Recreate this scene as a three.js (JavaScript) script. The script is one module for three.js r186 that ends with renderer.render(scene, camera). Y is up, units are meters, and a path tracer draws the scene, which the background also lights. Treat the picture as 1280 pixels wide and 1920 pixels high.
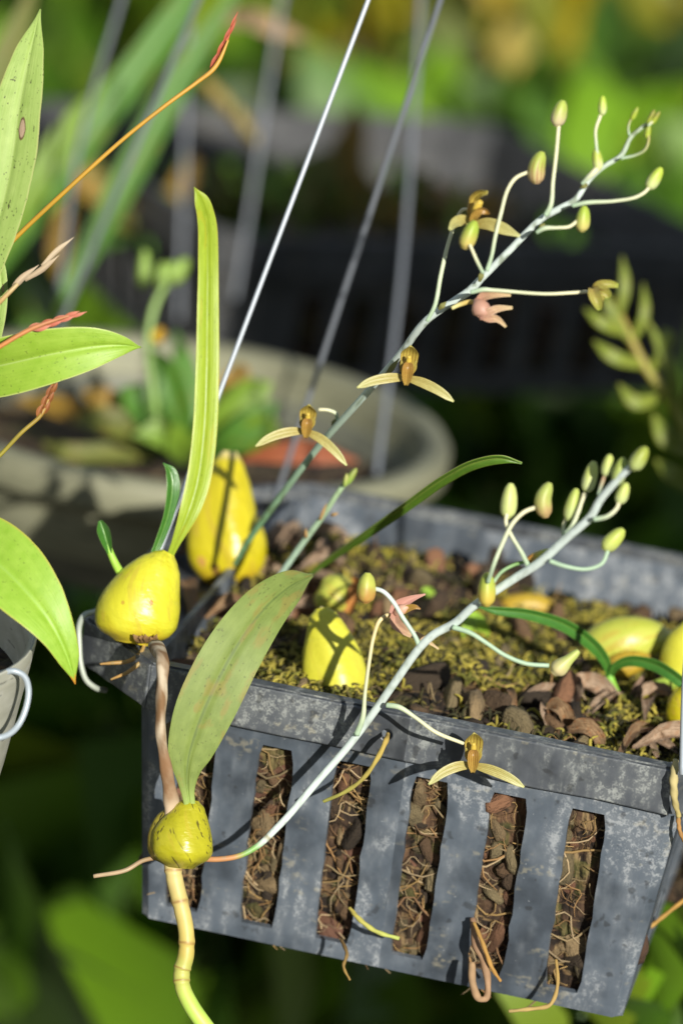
import * as THREE from 'three';
import { mergeGeometries, mergeVertices } from 'three/addons/utils/BufferGeometryUtils.js';

// ---------------------------------------------------------------- camera, sky, sun, exposure
const scene = new THREE.Scene();
const V = (x, y, z) => new THREE.Vector3(x, y, z);
const FOCAL = 7225, W0 = 1280, H0 = 1920;                       // focal length in photo pixels
const camPos = V(0.15784854, 0.38636831, 1.18372593);
const camF = V(-0.16451569, -0.28821289, -0.94332811).normalize();
const ROLL = 0.14165278;
const r0 = new THREE.Vector3().crossVectors(camF, V(0, 1, 0)).normalize();
const u0 = new THREE.Vector3().crossVectors(r0, camF).normalize();
const camR = r0.clone().multiplyScalar(Math.cos(ROLL)).addScaledVector(u0, Math.sin(ROLL));
const camU = r0.clone().multiplyScalar(-Math.sin(ROLL)).addScaledVector(u0, Math.cos(ROLL));
const camera = new THREE.PerspectiveCamera(2 * Math.atan(H0 / 2 / FOCAL) * 180 / Math.PI, 682 / 1024, 0.05, 200);
camera.position.copy(camPos);
camera.quaternion.setFromRotationMatrix(new THREE.Matrix4().makeBasis(camR, camU, camF.clone().negate()));
camera.focus = 1.145;
camera.userData.fStop = 6.6;
scene.add(camera);

const sky = (() => {
  const w = 64, h = 32, a = new Float32Array(w * h * 4);
  for (let j = 0; j < h; j++) for (let i = 0; i < w; i++) {
    const e = Math.max(0, ((j + 0.5) / h - 0.5) * 2), k = Math.pow(1 - e, 3), o = (j * w + i) * 4;
    a[o] = (0.27 + 0.45 * k) * 0.42; a[o + 1] = (0.36 + 0.40 * k) * 0.42; a[o + 2] = (0.50 + 0.26 * k) * 0.42; a[o + 3] = 1;
  }
  const t = new THREE.DataTexture(a, w, h, THREE.RGBAFormat, THREE.FloatType);
  t.mapping = THREE.EquirectangularReflectionMapping; t.magFilter = THREE.LinearFilter; t.minFilter = THREE.LinearFilter; t.needsUpdate = true;
  return t;
})();
scene.background = sky; scene.environment = sky;
const SUN_AZ = 30 * Math.PI / 180, SUN_EL = 22 * Math.PI / 180;
const sun = new THREE.DirectionalLight(new THREE.Color(1.0, 0.955, 0.87), 4.2);
sun.position.set(Math.cos(SUN_EL) * Math.sin(SUN_AZ), Math.sin(SUN_EL), Math.cos(SUN_EL) * Math.cos(SUN_AZ)).multiplyScalar(6);
sun.castShadow = true; sun.shadow.mapSize.set(4096, 4096);
Object.assign(sun.shadow.camera, { left: -1.6, right: 1.6, top: 1.6, bottom: -1.6, near: 0.5, far: 20 });
scene.add(sun); scene.add(sun.target);
const renderer = new THREE.WebGLRenderer({ antialias: true });
renderer.toneMapping = THREE.LinearToneMapping;
renderer.toneMappingExposure = 1.35;
renderer.shadowMap.enabled = true; renderer.shadowMap.type = THREE.PCFSoftShadowMap;

// ---------------------------------------------------------------- helpers
function rng(seed) { let s = seed >>> 0; return () => { s = (s + 0x6D2B79F5) | 0; let t = Math.imul(s ^ (s >>> 15), 1 | s); t = (t + Math.imul(t ^ (t >>> 7), 61 | t)) ^ t; return ((t ^ (t >>> 14)) >>> 0) / 4294967296; }; }
function hash(x, y, z) { let h = Math.imul(x, 374761393) ^ Math.imul(y, 668265263) ^ Math.imul(z, 2147483647 - 1274126177); h = Math.imul(h ^ (h >>> 13), 1274126177); return ((h ^ (h >>> 16)) >>> 0) / 4294967296; }
const sm = t => t * t * (3 - 2 * t);
function noise(x, y = 0, z = 0) {
  const X = Math.floor(x), Y = Math.floor(y), Z = Math.floor(z), a = sm(x - X), b = sm(y - Y), c = sm(z - Z);
  const L = (p, q, t) => p + (q - p) * t;
  const f = k => L(L(hash(X, Y, Z + k), hash(X + 1, Y, Z + k), a), L(hash(X, Y + 1, Z + k), hash(X + 1, Y + 1, Z + k), a), b);
  return L(f(0), f(1), c);
}
function fbm(x, y, z = 0, n = 4) { let s = 0, w = 0.5, t = 0; for (let i = 0; i < n; i++) { s += w * noise(x, y, z + i * 7.3); t += w; w *= 0.5; x *= 2.03; y *= 2.03; z *= 2.03; } return s / t; }
const clamp = (x, a = 0, b = 1) => Math.min(b, Math.max(a, x));
const step = (a, b, x) => sm(clamp((x - a) / (b - a)));
const dim = (c, k) => c.map(v => v * k);
const mixc = (a, b, t) => [a[0] + (b[0] - a[0]) * t, a[1] + (b[1] - a[1]) * t, a[2] + (b[2] - a[2]) * t];
const lin = c => { const k = new THREE.Color(c); return [k.r, k.g, k.b]; };
// a point of the place that the lens sees at photo pixel (px, py), d metres in front of it
function at(px, py, d) {
  const x = (px - W0 / 2) / FOCAL, y = (py - H0 / 2) / FOCAL;
  return camPos.clone().addScaledVector(camF, d).addScaledVector(camR, x * d).addScaledVector(camU, -y * d);
}
function onPlane(px, py, p0, n) { const dir = at(px, py, 1).sub(camPos), t = p0.clone().sub(camPos).dot(n) / dir.dot(n); return camPos.clone().addScaledVector(dir, t); }
const onY = (px, py, y) => onPlane(px, py, V(0, y, 0), V(0, 1, 0));
const depthOf = p => p.clone().sub(camPos).dot(camF);
const PX = d => d / FOCAL;                                         // metres per photo pixel at depth d
const A = (list, d) => list.map(q => at(q[0], q[1], d - (q[2] || 0) * 0.001));   // third entry: mm towards the viewer
const towards = camF.clone().negate();

const used = {};
function numbered(n) { used[n] = (used[n] || 0) + 1; return used[n] === 1 ? n : `${n}_${String(used[n] - 1).padStart(3, '0')}`; }
function thing(name, label, category, pos, group) {
  const o = new THREE.Group(); o.name = numbered(name); scene.add(o);
  if (pos) o.position.copy(pos);
  o.userData = { label, category }; if (group) o.userData.group = group;
  return o;
}
function fit(m) { m.castShadow = m.receiveShadow = true; return m; }
// geometries come in world coordinates; a part is re-based on its thing
function part(name, geo, mat, parent) {
  const m = fit(new THREE.Mesh(geo, mat)); m.name = name;
  let o = V(0, 0, 0), p = parent; while (p && p !== scene) { o.add(p.position); p = p.parent; }
  geo.translate(-o.x, -o.y, -o.z);
  parent.add(m); return m;
}
function single(name, geo, mat, label, category, pos, group) {
  const m = fit(new THREE.Mesh(geo, mat)); m.name = numbered(name); scene.add(m);
  if (pos) { geo.translate(-pos.x, -pos.y, -pos.z); m.position.copy(pos); }
  m.userData = { label, category }; if (group) m.userData.group = group;
  return m;
}
function structure(name, geo, mat) { const m = fit(new THREE.Mesh(geo, mat)); m.name = numbered(name); m.userData = { kind: 'structure' }; scene.add(m); return m; }
function stuff(o, name, label, category) { o.name = numbered(name); o.userData = { kind: 'stuff', label, category }; fit(o); scene.add(o); return o; }

function buildGeo(pos, idx, uv, col) {
  const g = new THREE.BufferGeometry();
  g.setAttribute('position', new THREE.Float32BufferAttribute(pos, 3));
  if (uv) g.setAttribute('uv', new THREE.Float32BufferAttribute(uv, 2));
  if (col) g.setAttribute('color', new THREE.Float32BufferAttribute(col, 3));
  g.setIndex(idx); g.computeVertexNormals(); return g;
}
const lerpList = (a, t) => { if (typeof a === 'number') return a; const x = clamp(t) * (a.length - 1), i = Math.min(a.length - 2, Math.floor(x)), f = x - i; if (a.length === 1) return a[0];
  const p0 = a[Math.max(0, i - 1)], p1 = a[i], p2 = a[i + 1], p3 = a[Math.min(a.length - 1, i + 2)];
  return Math.max(0, 0.5 * (2 * p1 + (p2 - p0) * f + (2 * p0 - 5 * p1 + 4 * p2 - p3) * f * f + (3 * p1 - p0 - 3 * p2 + p3) * f * f * f)); };
// swept round body with a radius list and optional colour(t, angle, point) and bumps(t, angle)
function sweep(pts, rad, o = {}) {
  const n = o.seg || 24, k = o.round || 10, curve = new THREE.CatmullRomCurve3(pts, false, 'centripetal');
  const fr = [], pos = [], uv = [], idx = [], col = o.color ? [] : null;
  let N = null;
  for (let i = 0; i <= n; i++) {
    const t = i / n, u = o.ends ? (1 - Math.cos(Math.PI * t)) / 2 : t, c = curve.getPoint(u), T = curve.getTangent(u);
    if (!N) { N = (o.facing || towards).clone(); }
    N = N.clone().addScaledVector(T, -N.dot(T)).normalize();
    fr.push([u, c, T, N, new THREE.Vector3().crossVectors(T, N)]);
  }
  for (const [t, c, T, N, B] of fr) for (let j = 0; j <= k; j++) {
    const a = j / k * Math.PI * 2, r = lerpList(rad, t) * (o.bump ? o.bump(t, a, c) : 1), fl = o.flat || 1;
    const p = c.clone().addScaledVector(N, Math.cos(a) * r * fl).addScaledVector(B, Math.sin(a) * r);
    pos.push(p.x, p.y, p.z); uv.push(j / k, t); if (col) col.push(...o.color(t, a, p));
  }
  for (let i = 0; i < n; i++) for (let j = 0; j < k; j++) { const a = i * (k + 1) + j, b = a + k + 1; idx.push(a, b, a + 1, a + 1, b, b + 1); }
  for (const e of [0, n]) {
    const c = fr[e][1], q = pos.length / 3; pos.push(c.x, c.y, c.z); uv.push(0.5, e / n); if (col) col.push(...o.color(fr[e][0], 0, c));
    for (let j = 0; j < k; j++) { const a = e * (k + 1) + j; if (e) idx.push(a, q, a + 1); else idx.push(a, a + 1, q); }
  }
  return orient(buildGeo(pos, idx, uv, col), k);
}
function orient(g, k) {   // smooth the seam of a swept body
  const n = g.attributes.normal, cnt = n.count, rows = Math.floor((cnt - 2) / (k + 1));
  for (let i = 0; i < rows; i++) { const a = i * (k + 1), b = a + k; const x = n.getX(a) + n.getX(b), y = n.getY(a) + n.getY(b), z = n.getZ(a) + n.getZ(b), l = Math.hypot(x, y, z) || 1; n.setXYZ(a, x / l, y / l, z / l); n.setXYZ(b, x / l, y / l, z / l); }
  return g;
}
// a leaf blade: midline, half widths, folded along the midrib, with thickness
function blade(mid, half, o = {}) {
  const n = o.seg || 36, k = o.across || 10, th = o.thick ?? 0.0006, fold = o.fold ?? 0.25;
  const curve = new THREE.CatmullRomCurve3(mid, false, 'centripetal'), pos = [], uv = [], idx = [];
  const rows = [];
  for (let i = 0; i <= n; i++) {
    const t = i / n, c = curve.getPoint(t), T = curve.getTangent(t);
    let N = (o.normal || towards).clone(); if (o.twist) N.applyAxisAngle(T, lerpList2(o.twist, t));
    N.addScaledVector(T, -N.dot(T)).normalize();
    const B = new THREE.Vector3().crossVectors(N, T).normalize(), w = Math.max(0.00005, lerpList(half, t));
    rows.push([t, c, T, N, B, w]);
  }
  for (const side of [1, -1]) for (const [t, c, T, N, B, w] of rows) for (let j = 0; j <= k; j++) {
    const v = j / k * 2 - 1, av = Math.abs(v), f = typeof fold === 'function' ? fold(t) : fold;
    const ru = o.ruffle ? (fbm(t * (o.ruffleF || 7) + (v > 0 ? 40 : 0), 3.1, o.seed || 0, 2) - 0.5) * o.ruffle * av * av * w : 0;
    const edge = 1 + (o.wave ? (fbm(t * 9 + (v > 0 ? 17 : 0), 1.7, o.seed || 0, 3) - 0.5) * o.wave * av : 0);
    const rib = -0.0006 * (o.rib ?? 0.6) * Math.exp(-v * v * 90) * Math.min(1, w / 0.003);
    const cup = (o.cup || 0) * w * v * v;
    const p = c.clone().addScaledVector(B, v * w * edge * Math.cos(f * av)).addScaledVector(N, av * w * Math.sin(f) + ru + rib + cup + side * th * 0.5 * Math.sqrt(Math.max(0.02, 1 - v * v)));
    pos.push(p.x, p.y, p.z); uv.push(v * 0.5 + 0.5, t);
  }
  const R = (n + 1) * (k + 1);
  for (let i = 0; i < n; i++) for (let j = 0; j < k; j++) {
    const a = i * (k + 1) + j, b = a + k + 1; idx.push(a, a + 1, b, a + 1, b + 1, b); idx.push(R + a, R + b, R + a + 1, R + a + 1, R + b, R + b + 1);
  }
  const q = (a, b, c, d) => idx.push(a, b, c, c, b, d);
  for (let i = 0; i < n; i++) { const a = i * (k + 1), b = a + k + 1; q(a, b, R + a, R + b); q(a + k, R + a + k, b + k, R + b + k); }
  for (let j = 0; j < k; j++) { q(j, R + j, j + 1, R + j + 1); const e = n * (k + 1) + j; q(e, e + 1, R + e, R + e + 1); }
  return buildGeo(pos, idx, uv);
}
const lerpList2 = (a, t) => { if (typeof a === 'number') return a; const x = clamp(t) * (a.length - 1), i = Math.min(a.length - 2, Math.floor(x)); return a[i] + (a[i + 1] - a[i]) * (x - i); };
// textures
function tex(w, h, fn, srgb = true, rep = false) {
  const a = new Uint8Array(w * h * 4);
  for (let j = 0; j < h; j++) for (let i = 0; i < w; i++) {
    const c = fn((i + 0.5) / w, (j + 0.5) / h), o = (j * w + i) * 4;
    for (let k = 0; k < 3; k++) { const x = clamp(typeof c === 'number' ? c : c[k]); a[o + k] = Math.round(255 * (srgb ? (x <= 0.0031308 ? 12.92 * x : 1.055 * Math.pow(x, 1 / 2.4) - 0.055) : x)); } a[o + 3] = 255;
  }
  const t = new THREE.DataTexture(a, w, h, THREE.RGBAFormat); t.magFilter = THREE.LinearFilter; t.minFilter = THREE.LinearFilter;
  if (srgb) t.colorSpace = THREE.SRGBColorSpace; if (rep) t.wrapS = t.wrapT = THREE.RepeatWrapping; t.needsUpdate = true; return t;
}
const std = (o) => new THREE.MeshPhysicalMaterial({ side: THREE.DoubleSide, roughness: 0.5, ...o });
const painted = std({ vertexColors: true, roughness: 0.48 });
const paintedDull = std({ vertexColors: true, roughness: 0.85 });
// ---------------------------------------------------------------- ground
const soilTex = tex(512, 512, (u, v) => { const n = fbm(u * 24, v * 24, 3, 5), m = fbm(u * 5, v * 5, 9, 3); return mixc([0.04, 0.034, 0.022], [0.11, 0.095, 0.055], clamp(n * 1.2 - 0.2 + (m - 0.5) * 0.6)); }, true, true);
{ const g = new THREE.PlaneGeometry(60, 60, 1, 1); g.rotateX(-Math.PI / 2); g.translate(0, -0.95, -12); const t = soilTex; t.repeat.set(20, 20); structure('ground', g, std({ map: t, roughness: 0.95 })); }

// ---------------------------------------------------------------- plastic of the baskets
function plasticTex(seed, base, dark, pale, amount) {
  return tex(1024, 1024, (u, v) => {
    const x = u * 34, y = v * 34, a = fbm(x, y, seed, 5), b = fbm(x * 0.33 + 9, y * 0.33, seed + 4, 4), c = fbm(x * 6, y * 6, seed + 8, 3), d = noise(x * 22, y * 22, seed);
    let k = mixc(dark, base, step(0.25, 0.6, b * 0.6 + a * 0.4));
    const a2 = fbm(x * 2.6 + 3, y * 0.9, seed + 3, 5);
    k = mixc(k, mixc(base, pale, 0.4), 0.5 * step(0.38, 0.8, a * 0.3 + b * 0.25 + a2 * 0.45));
    const dep = step(0.53 - amount, 0.66 - amount, b * 0.5 + a * 0.15 + a2 * 0.35) * step(0.47, 0.66, c * 0.5 + a2 * 0.2 + d * 0.3);
    k = mixc(k, pale, 0.5 * dep);
    k = mixc(k, mixc(pale, [0.42, 0.36, 0.2], 0.8), 0.3 * step(0.66, 0.8, fbm(x * 0.8 + 31, y * 1.6, seed + 2, 4)) * step(0.4, 0.6, c));
    const sp = step(0.80, 0.9, c * 0.6 + d * 0.4); k = mixc(k, pale, sp * 0.6);
    return mixc(k, [0.02, 0.02, 0.02], 0.5 * step(0.72, 0.8, fbm(x * 2.2 + 5, y * 2.2 + 8, seed + 6, 3)));
  }, true, true);
}
const greyMap = plasticTex(1, [0.094, 0.116, 0.144], [0.04, 0.05, 0.063], [0.46, 0.48, 0.49], 0.03);
const greyBump = tex(512, 512, (u, v) => fbm(u * 40, v * 40, 2, 5), false, true);
const greyPlastic = std({ map: greyMap, roughness: 0.5, bumpMap: greyBump, bumpScale: 0.0004 });
const rimMap = plasticTex(11, [0.078, 0.087, 0.10], [0.03, 0.034, 0.039], [0.42, 0.44, 0.41], 0.055);
const rimPlastic = std({ map: rimMap, roughness: 0.42, bumpMap: greyBump, bumpScale: 0.0004 });
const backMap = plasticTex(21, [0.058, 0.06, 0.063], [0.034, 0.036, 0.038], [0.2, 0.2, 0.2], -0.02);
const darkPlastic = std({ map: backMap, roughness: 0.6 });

const TILE = 0.25;
function metreUV(g, k = 1 / TILE) {     // uv in metres by the way each face points
  g = g.index ? g.toNonIndexed() : g; const p = g.attributes.position, n = p.count, uv = new Float32Array(n * 2), a = V(), b = V(), c = V();
  for (let i = 0; i < n; i += 3) {
    a.fromBufferAttribute(p, i); b.fromBufferAttribute(p, i + 1); c.fromBufferAttribute(p, i + 2);
    const m = b.clone().sub(a).cross(c.clone().sub(a)), X = Math.abs(m.x), Y = Math.abs(m.y), Z = Math.abs(m.z);
    [a, b, c].forEach((q, j) => { const [s, t] = Y > X && Y > Z ? [q.x, q.z + 0.37] : X > Z ? [q.z + 0.61, q.y] : [q.x, q.y]; uv[(i + j) * 2] = s * k; uv[(i + j) * 2 + 1] = t * k; });
  }
  g.setAttribute('uv', new THREE.BufferAttribute(uv, 2)); g.computeVertexNormals(); return g;
}
// prism from an outline in a plane (o, ex, ey), pushed back along -n, long edges chamfered
function slab(outline, o, ex, ey, thick, bevel = 0.0005, holes = []) {
  const s = new THREE.Shape(outline.map(q => new THREE.Vector2(q[0], q[1])));
  for (const [x, y, r] of holes) { const h = new THREE.Path(); h.absarc(x, y, r, 0, Math.PI * 2, true); s.holes.push(h); }
  const g = new THREE.ExtrudeGeometry(s, { depth: thick - 2 * bevel, bevelEnabled: bevel > 0, bevelThickness: bevel, bevelSize: bevel, bevelOffset: -bevel, bevelSegments: 2, curveSegments: 16 });
  const ez = new THREE.Vector3().crossVectors(ex, ey);
  g.translate(0, 0, -(thick - bevel)); g.applyMatrix4(new THREE.Matrix4().makeBasis(ex, ey, ez).setPosition(o)); return g;
}
// a square hanging basket with cut corners: rim panels, lip, slats and bands on each side
function basket(o, S) {
  const { half: h, cut: c, depth: D, low, rimH, wall, rim, slots, hole } = S;
  const M = V(0, 0, 0);
  const corners = (f, cc) => [[-f + cc, f], [f - cc, f], [f, f - cc], [f, -f + cc], [f - cc, -f], [-f + cc, -f], [-f, -f + cc], [-f, f - cc]];
  const at3 = q => V(q[0], q[2] ?? 0, q[1]);
  const cornersX = (fx, fz, cc) => [[-fx + cc, fz], [fx - cc, fz], [fx, fz - cc], [fx, -fz + cc], [fx - cc, -fz], [-fx + cc, -fz], [-fx, -fz + cc], [-fx, fz - cc]];
  const X0 = S.narrow ? S.narrow[0] : h - 0.0032, X1 = S.narrow ? S.narrow[1] : low, wc = S.narrow ? S.narrow[2] : c - 0.0012;
  const rimTop = corners(h, c), wTop = cornersX(X0, h - 0.0032, wc), wBot = cornersX(X1, low, wc * 0.9);
  const base = o.position;
  for (let i = 0; i < 8; i++) {
    const a = at3(rimTop[i]), b = at3(rimTop[(i + 1) % 8]), L = a.distanceTo(b), ex = b.clone().sub(a).normalize(), ey = V(0, 1, 0);
    const wob = k => 0.0004 * Math.sin(k * 3 + i);
    const bottom = []; const N = 8; for (let k = N; k >= 0; k--) bottom.push([0.0003 + (L - 0.0006) * k / N, -rimH + wob(k) * 0.8]);
    const out = [[0.0003, -0.0006], [L - 0.0003, -0.0006], ...bottom];
    part('rim_panel', metreUV(slab(out.reverse(), a.add(base), ex, ey, 0.0022, 0.0005, i === 0 && hole ? [hole] : [])), S.rimMat, o);
    // wall of this side in its own sloping plane
    const A0 = at3([...wTop[i], -0.004]), B0 = at3([...wTop[(i + 1) % 8], -0.004]), A1 = at3([...wBot[i], -D]), B1 = at3([...wBot[(i + 1) % 8], -D]);
    const wx = B0.clone().sub(A0).normalize(), mid = A0.clone().add(B0).multiplyScalar(0.5), midB = A1.clone().add(B1).multiplyScalar(0.5), up = mid.clone().sub(midB), H = up.length(); up.normalize();
    const W0_ = A0.distanceTo(B0) / 2, W1_ = A1.distanceTo(B1) / 2, og = midB.clone().add(base), hw = y => W1_ + (W0_ - W1_) * y / H;
    if (!slots || i % 2 === 1) { part(i % 2 ? 'corner_panel' : 'wall_panel', metreUV(slab([[-W1_, 0], [W1_, 0], [W0_, H], [-W0_, H]], og, wx, up, wall, 0.0003)), S.mat, o); continue; }
    const y0 = S.slotLow, y1 = H - S.slotHigh;
    part('bottom_band', metreUV(slab([[-W1_, 0], [W1_, 0], [hw(y0), y0], [-hw(y0), y0]], og, wx, up, wall, 0)), S.mat, o);
    part('top_band', metreUV(slab([[-hw(y1), y1], [hw(y1), y1], [W0_, H], [-W0_, H]], og, wx, up, wall, 0)), S.mat, o);
    const sl = i % 2 ? [i === 7 ? [-W1_ * 0.25, W1_ * 0.85] : [-W1_ * 0.85, W1_ * 0.25]] : i === 0 || i === 4 || !S.narrow ? slots : slots;
    let x = null;
    for (let k = 0; k <= sl.length; k++) {
      const l = k ? sl[k - 1][1] : null, r = k < sl.length ? sl[k][0] : null, rr = rng(i * 31 + k + 5);
      const lo = l === null ? [-hw(y0), -hw(y1)] : [l, l], hi = r === null ? [hw(y0), hw(y1)] : [r, r];
      const n = 14, j = () => (rr() - 0.5) * S.rough, R = [], Lf = [];
      for (let m = 0; m <= n; m++) { const f = m / n, y = y0 + (y1 - y0) * f, fl = (m === 0 || m === n) ? 0.0009 : 0; R.push([hi[0] + (hi[1] - hi[0]) * f + (r === null ? 0 : fl + j()), y]); Lf.push([lo[0] + (lo[1] - lo[0]) * f - (l === null ? 0 : fl + j()), y]); }
      part('slat', metreUV(slab([...R, ...Lf.reverse()], og, wx, up, wall, 0)), S.mat, o);
    }
  }
  // lip between rim panels and wall, and the floor
  const ring = (f, cc, y) => corners(f, cc).map(q => V(q[0], y, q[1]).add(base));
  const rings = [ring(h - 0.0012, c - 0.0005, 0), ring(h - 0.0052, c - 0.0022, 0), ring(h - 0.0052, c - 0.0022, -0.0042), ring(h - 0.0018, c - 0.0007, -0.0042)];
  if (S.narrow) { // flange from the rim in to the narrower body
    const o1 = corners(h - 0.0019, c - 0.0008), o2 = cornersX(X0 - 0.003, h - 0.006, wc), ps = [], ix = []; for (const [R, y] of [[o1, -0.0128], [o2, -0.0128], [o2, -0.0143], [o1, -0.0143]]) R.forEach(q => ps.push(q[0] + base.x, y + base.y, q[1] + base.z));
    for (let k = 0; k < 4; k++) for (let i = 0; i < 8; i++) { const a = k * 8 + i, b = k * 8 + (i + 1) % 8, n = ((k + 1) % 4) * 8; ix.push(a, b, n + i, b, n + (i + 1) % 8, n + i); }
    part('rim_flange', metreUV(buildGeo(ps, ix)), S.rimMat, o);
  }
  const pos = [], idx = []; rings.forEach(R => R.forEach(p => pos.push(p.x, p.y, p.z)));
  for (let k = 0; k < 4; k++) for (let i = 0; i < 8; i++) { const a = k * 8 + i, b = k * 8 + (i + 1) % 8, n = ((k + 1) % 4) * 8; idx.push(a, b, n + i, b, n + (i + 1) % 8, n + i); }
  part('rim_lip', metreUV(buildGeo(pos, idx)), S.rimMat, o);
  const fl = cornersX(X1 - 0.0025, low - 0.0025, wc * 0.85), sh = new THREE.Shape(fl.map(q => new THREE.Vector2(q[0], -q[1])));
  const fg = new THREE.ExtrudeGeometry(sh, { depth: 0.002, bevelEnabled: false }); fg.rotateX(-Math.PI / 2); fg.translate(base.x, base.y - D + 0.0008, base.z);
  part('floor_panel', metreUV(fg), S.mat, o);
}
const front = thing('hanging_basket', 'weathered grey square plastic basket with slotted sides, holding the yellow-bulbed orchid', 'basket', V(0, 0, 0));
basket(front, { half: 0.11, cut: 0.0292, depth: 0.0868, low: 0.0985, rimH: 0.0146, wall: 0.0022, slotLow: 0.0056, slotHigh: 0.0164, rough: 0.0007, narrow: [0.0848, 0.0762, 0.003], mat: greyPlastic, rimMat: rimPlastic, hole: [0.0745, -0.0075, 0.0017],
  slots: [-1, 0, 1, 2, 3, 4].map(k => [0.003 + 0.0241 * (k - 2), 0.0143 + 0.0241 * (k - 2)]) });

// ---------------------------------------------------------------- what fills the basket
const mixTex = tex(1024, 1024, (u, v) => {
  const a = fbm(u * 18, v * 18, 1, 5), b = fbm(u * 60, v * 14, 5, 4), c = fbm(u * 14, v * 70, 7, 4), d = fbm(u * 6, v * 6, 12, 3);
  let k = mixc([0.012, 0.007, 0.004], [0.075, 0.042, 0.022], step(0.3, 0.7, a));
  k = mixc(k, [0.15, 0.08, 0.04], 0.7 * step(0.52, 0.68, d) * step(0.4, 0.6, a));
  k = mixc(k, [0.26, 0.18, 0.085], 0.8 * step(0.62, 0.72, b)); k = mixc(k, [0.22, 0.14, 0.06], 0.7 * step(0.64, 0.74, c));
  return mixc(k, [0.08, 0.085, 0.018], 0.5 * step(0.6, 0.7, fbm(u * 11 + 4, v * 11, 20, 3)));
}, true, true);
const mixBump = tex(512, 512, (u, v) => 0.5 * fbm(u * 30, v * 30, 1, 4) + 0.5 * fbm(u * 50, v * 12, 5, 3), false, true);
const mixMat = std({ map: mixTex, roughness: 0.95, bumpMap: mixBump, bumpScale: 0.004 });
function moundY(x, z) {
  const r = Math.max(Math.abs(x), Math.abs(z)) / 0.11;
  return -0.014 - 0.016 * step(0.55, 1.0, -z / 0.11) - 0.006 * step(0.75, 1, r) + 0.012 * (fbm(x * 45 + 5, z * 45 + 2, 3, 3) - 0.5) + 0.012 * Math.exp(-((x + 0.04) ** 2 + (z + 0.04) ** 2) / 0.0016) + 0.004 * Math.exp(-((x - 0.0) ** 2 + (z - 0.06) ** 2) / 0.0016) ;
}
{
  const pos = [], idx = [], n = 72, ins = y => { const f = clamp((y + 0.0868) / 0.0828); return 0.0985 + (0.1068 - 0.0985) * f - 0.0052; };
  const K = 26, ringAt = (y, jit) => { const out = []; const h = ins(y), g = h - 0.0215, c = 0.004; const cs = [[-g + c, h], [g - c, h], [g, h - c], [g, -h + c], [g - c, -h], [-g + c, -h], [-g, -h + c], [-g, h - c]];
    for (let i = 0; i < 8; i++) { const a = cs[i], b = cs[(i + 1) % 8], m = i % 2 ? 8 : 40; for (let k = 0; k < m; k++) { const f = k / m; out.push([a[0] + (b[0] - a[0]) * f, a[1] + (b[1] - a[1]) * f]); } } return out; };
  const R0 = ringAt(0).length;
  for (let k = 0; k <= K; k++) { const y = -0.085 + (0.085 - 0.02) * k / K; ringAt(y).forEach(([x, z]) => { const d = 1 - 0.055 * Math.pow(fbm(x * 140, y * 140, z * 140, 3), 1) + 0.02, yy = k === K ? moundY(x, z) : y; pos.push(x * d, Math.min(yy, moundY(x, z)), z * d); }); }
  for (let k = 0; k < K; k++) for (let i = 0; i < R0; i++) { const a = k * R0 + i, b = k * R0 + (i + 1) % R0; idx.push(a, b, a + R0, b, b + R0, a + R0); }
  const side = metreUV(buildGeo(pos, idx), 1 / 0.09);
  const p2 = [], i2 = [], h = 0.1005; for (let j = 0; j <= n; j++) for (let i = 0; i <= n; i++) { let x = (i / n * 2 - 1) * 0.0812, z = (j / n * 2 - 1) * h; const over = Math.abs(x) + Math.abs(z) - (0.0812 + h - 0.005); if (over > 0) { x -= Math.sign(x) * over / 2; z -= Math.sign(z) * over / 2; } p2.push(x, moundY(x, z), z); }
  for (let j = 0; j < n; j++) for (let i = 0; i < n; i++) { const a = j * (n + 1) + i; i2.push(a, a + n + 1, a + 1, a + 1, a + n + 1, a + n + 2); }
  const top = metreUV(buildGeo(p2, i2), 1 / 0.09);
  const g = mergeVertices(mergeGeometries([side, top])); g.computeVertexNormals();
  stuff(new THREE.Mesh(g, mixMat), 'potting_mix', 'dark brown bark and fibre mix filling the grey basket', 'potting mix');
}
const dummy = new THREE.Object3D();
function scatter(geo, mat, list, name, label, category) {      // list of [position, quaternion or euler, scale, colour]
  const m = new THREE.InstancedMesh(geo, mat, list.length); const c = new THREE.Color();
  list.forEach(([p, q, s, k], i) => { dummy.position.copy(p); if (q.isQuaternion) dummy.quaternion.copy(q); else dummy.rotation.set(q[0], q[1], q[2]); dummy.scale.set(s[0], s[1], s[2]); dummy.updateMatrix(); m.setMatrixAt(i, dummy.matrix); m.setColorAt(i, c.setRGB(k[0], k[1], k[2])); });
  return stuff(m, name, label, category);
}
function chipGeo(seed) { const g = new THREE.IcosahedronGeometry(1, 2), p = g.attributes.position; for (let i = 0; i < p.count; i++) { const x = p.getX(i), y = p.getY(i), z = p.getZ(i); const f = 0.72 + 0.6 * (fbm(x * 1.7 + seed, y * 1.7, z * 1.7, 3) - 0.25); p.setXYZ(i, Math.sign(x) * Math.pow(Math.abs(x), 0.6) * f, Math.sign(y) * Math.pow(Math.abs(y), 0.6) * f, Math.sign(z) * Math.pow(Math.abs(z), 0.6) * f); } const q = mergeVertices(g); q.computeVertexNormals(); return q; }
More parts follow.
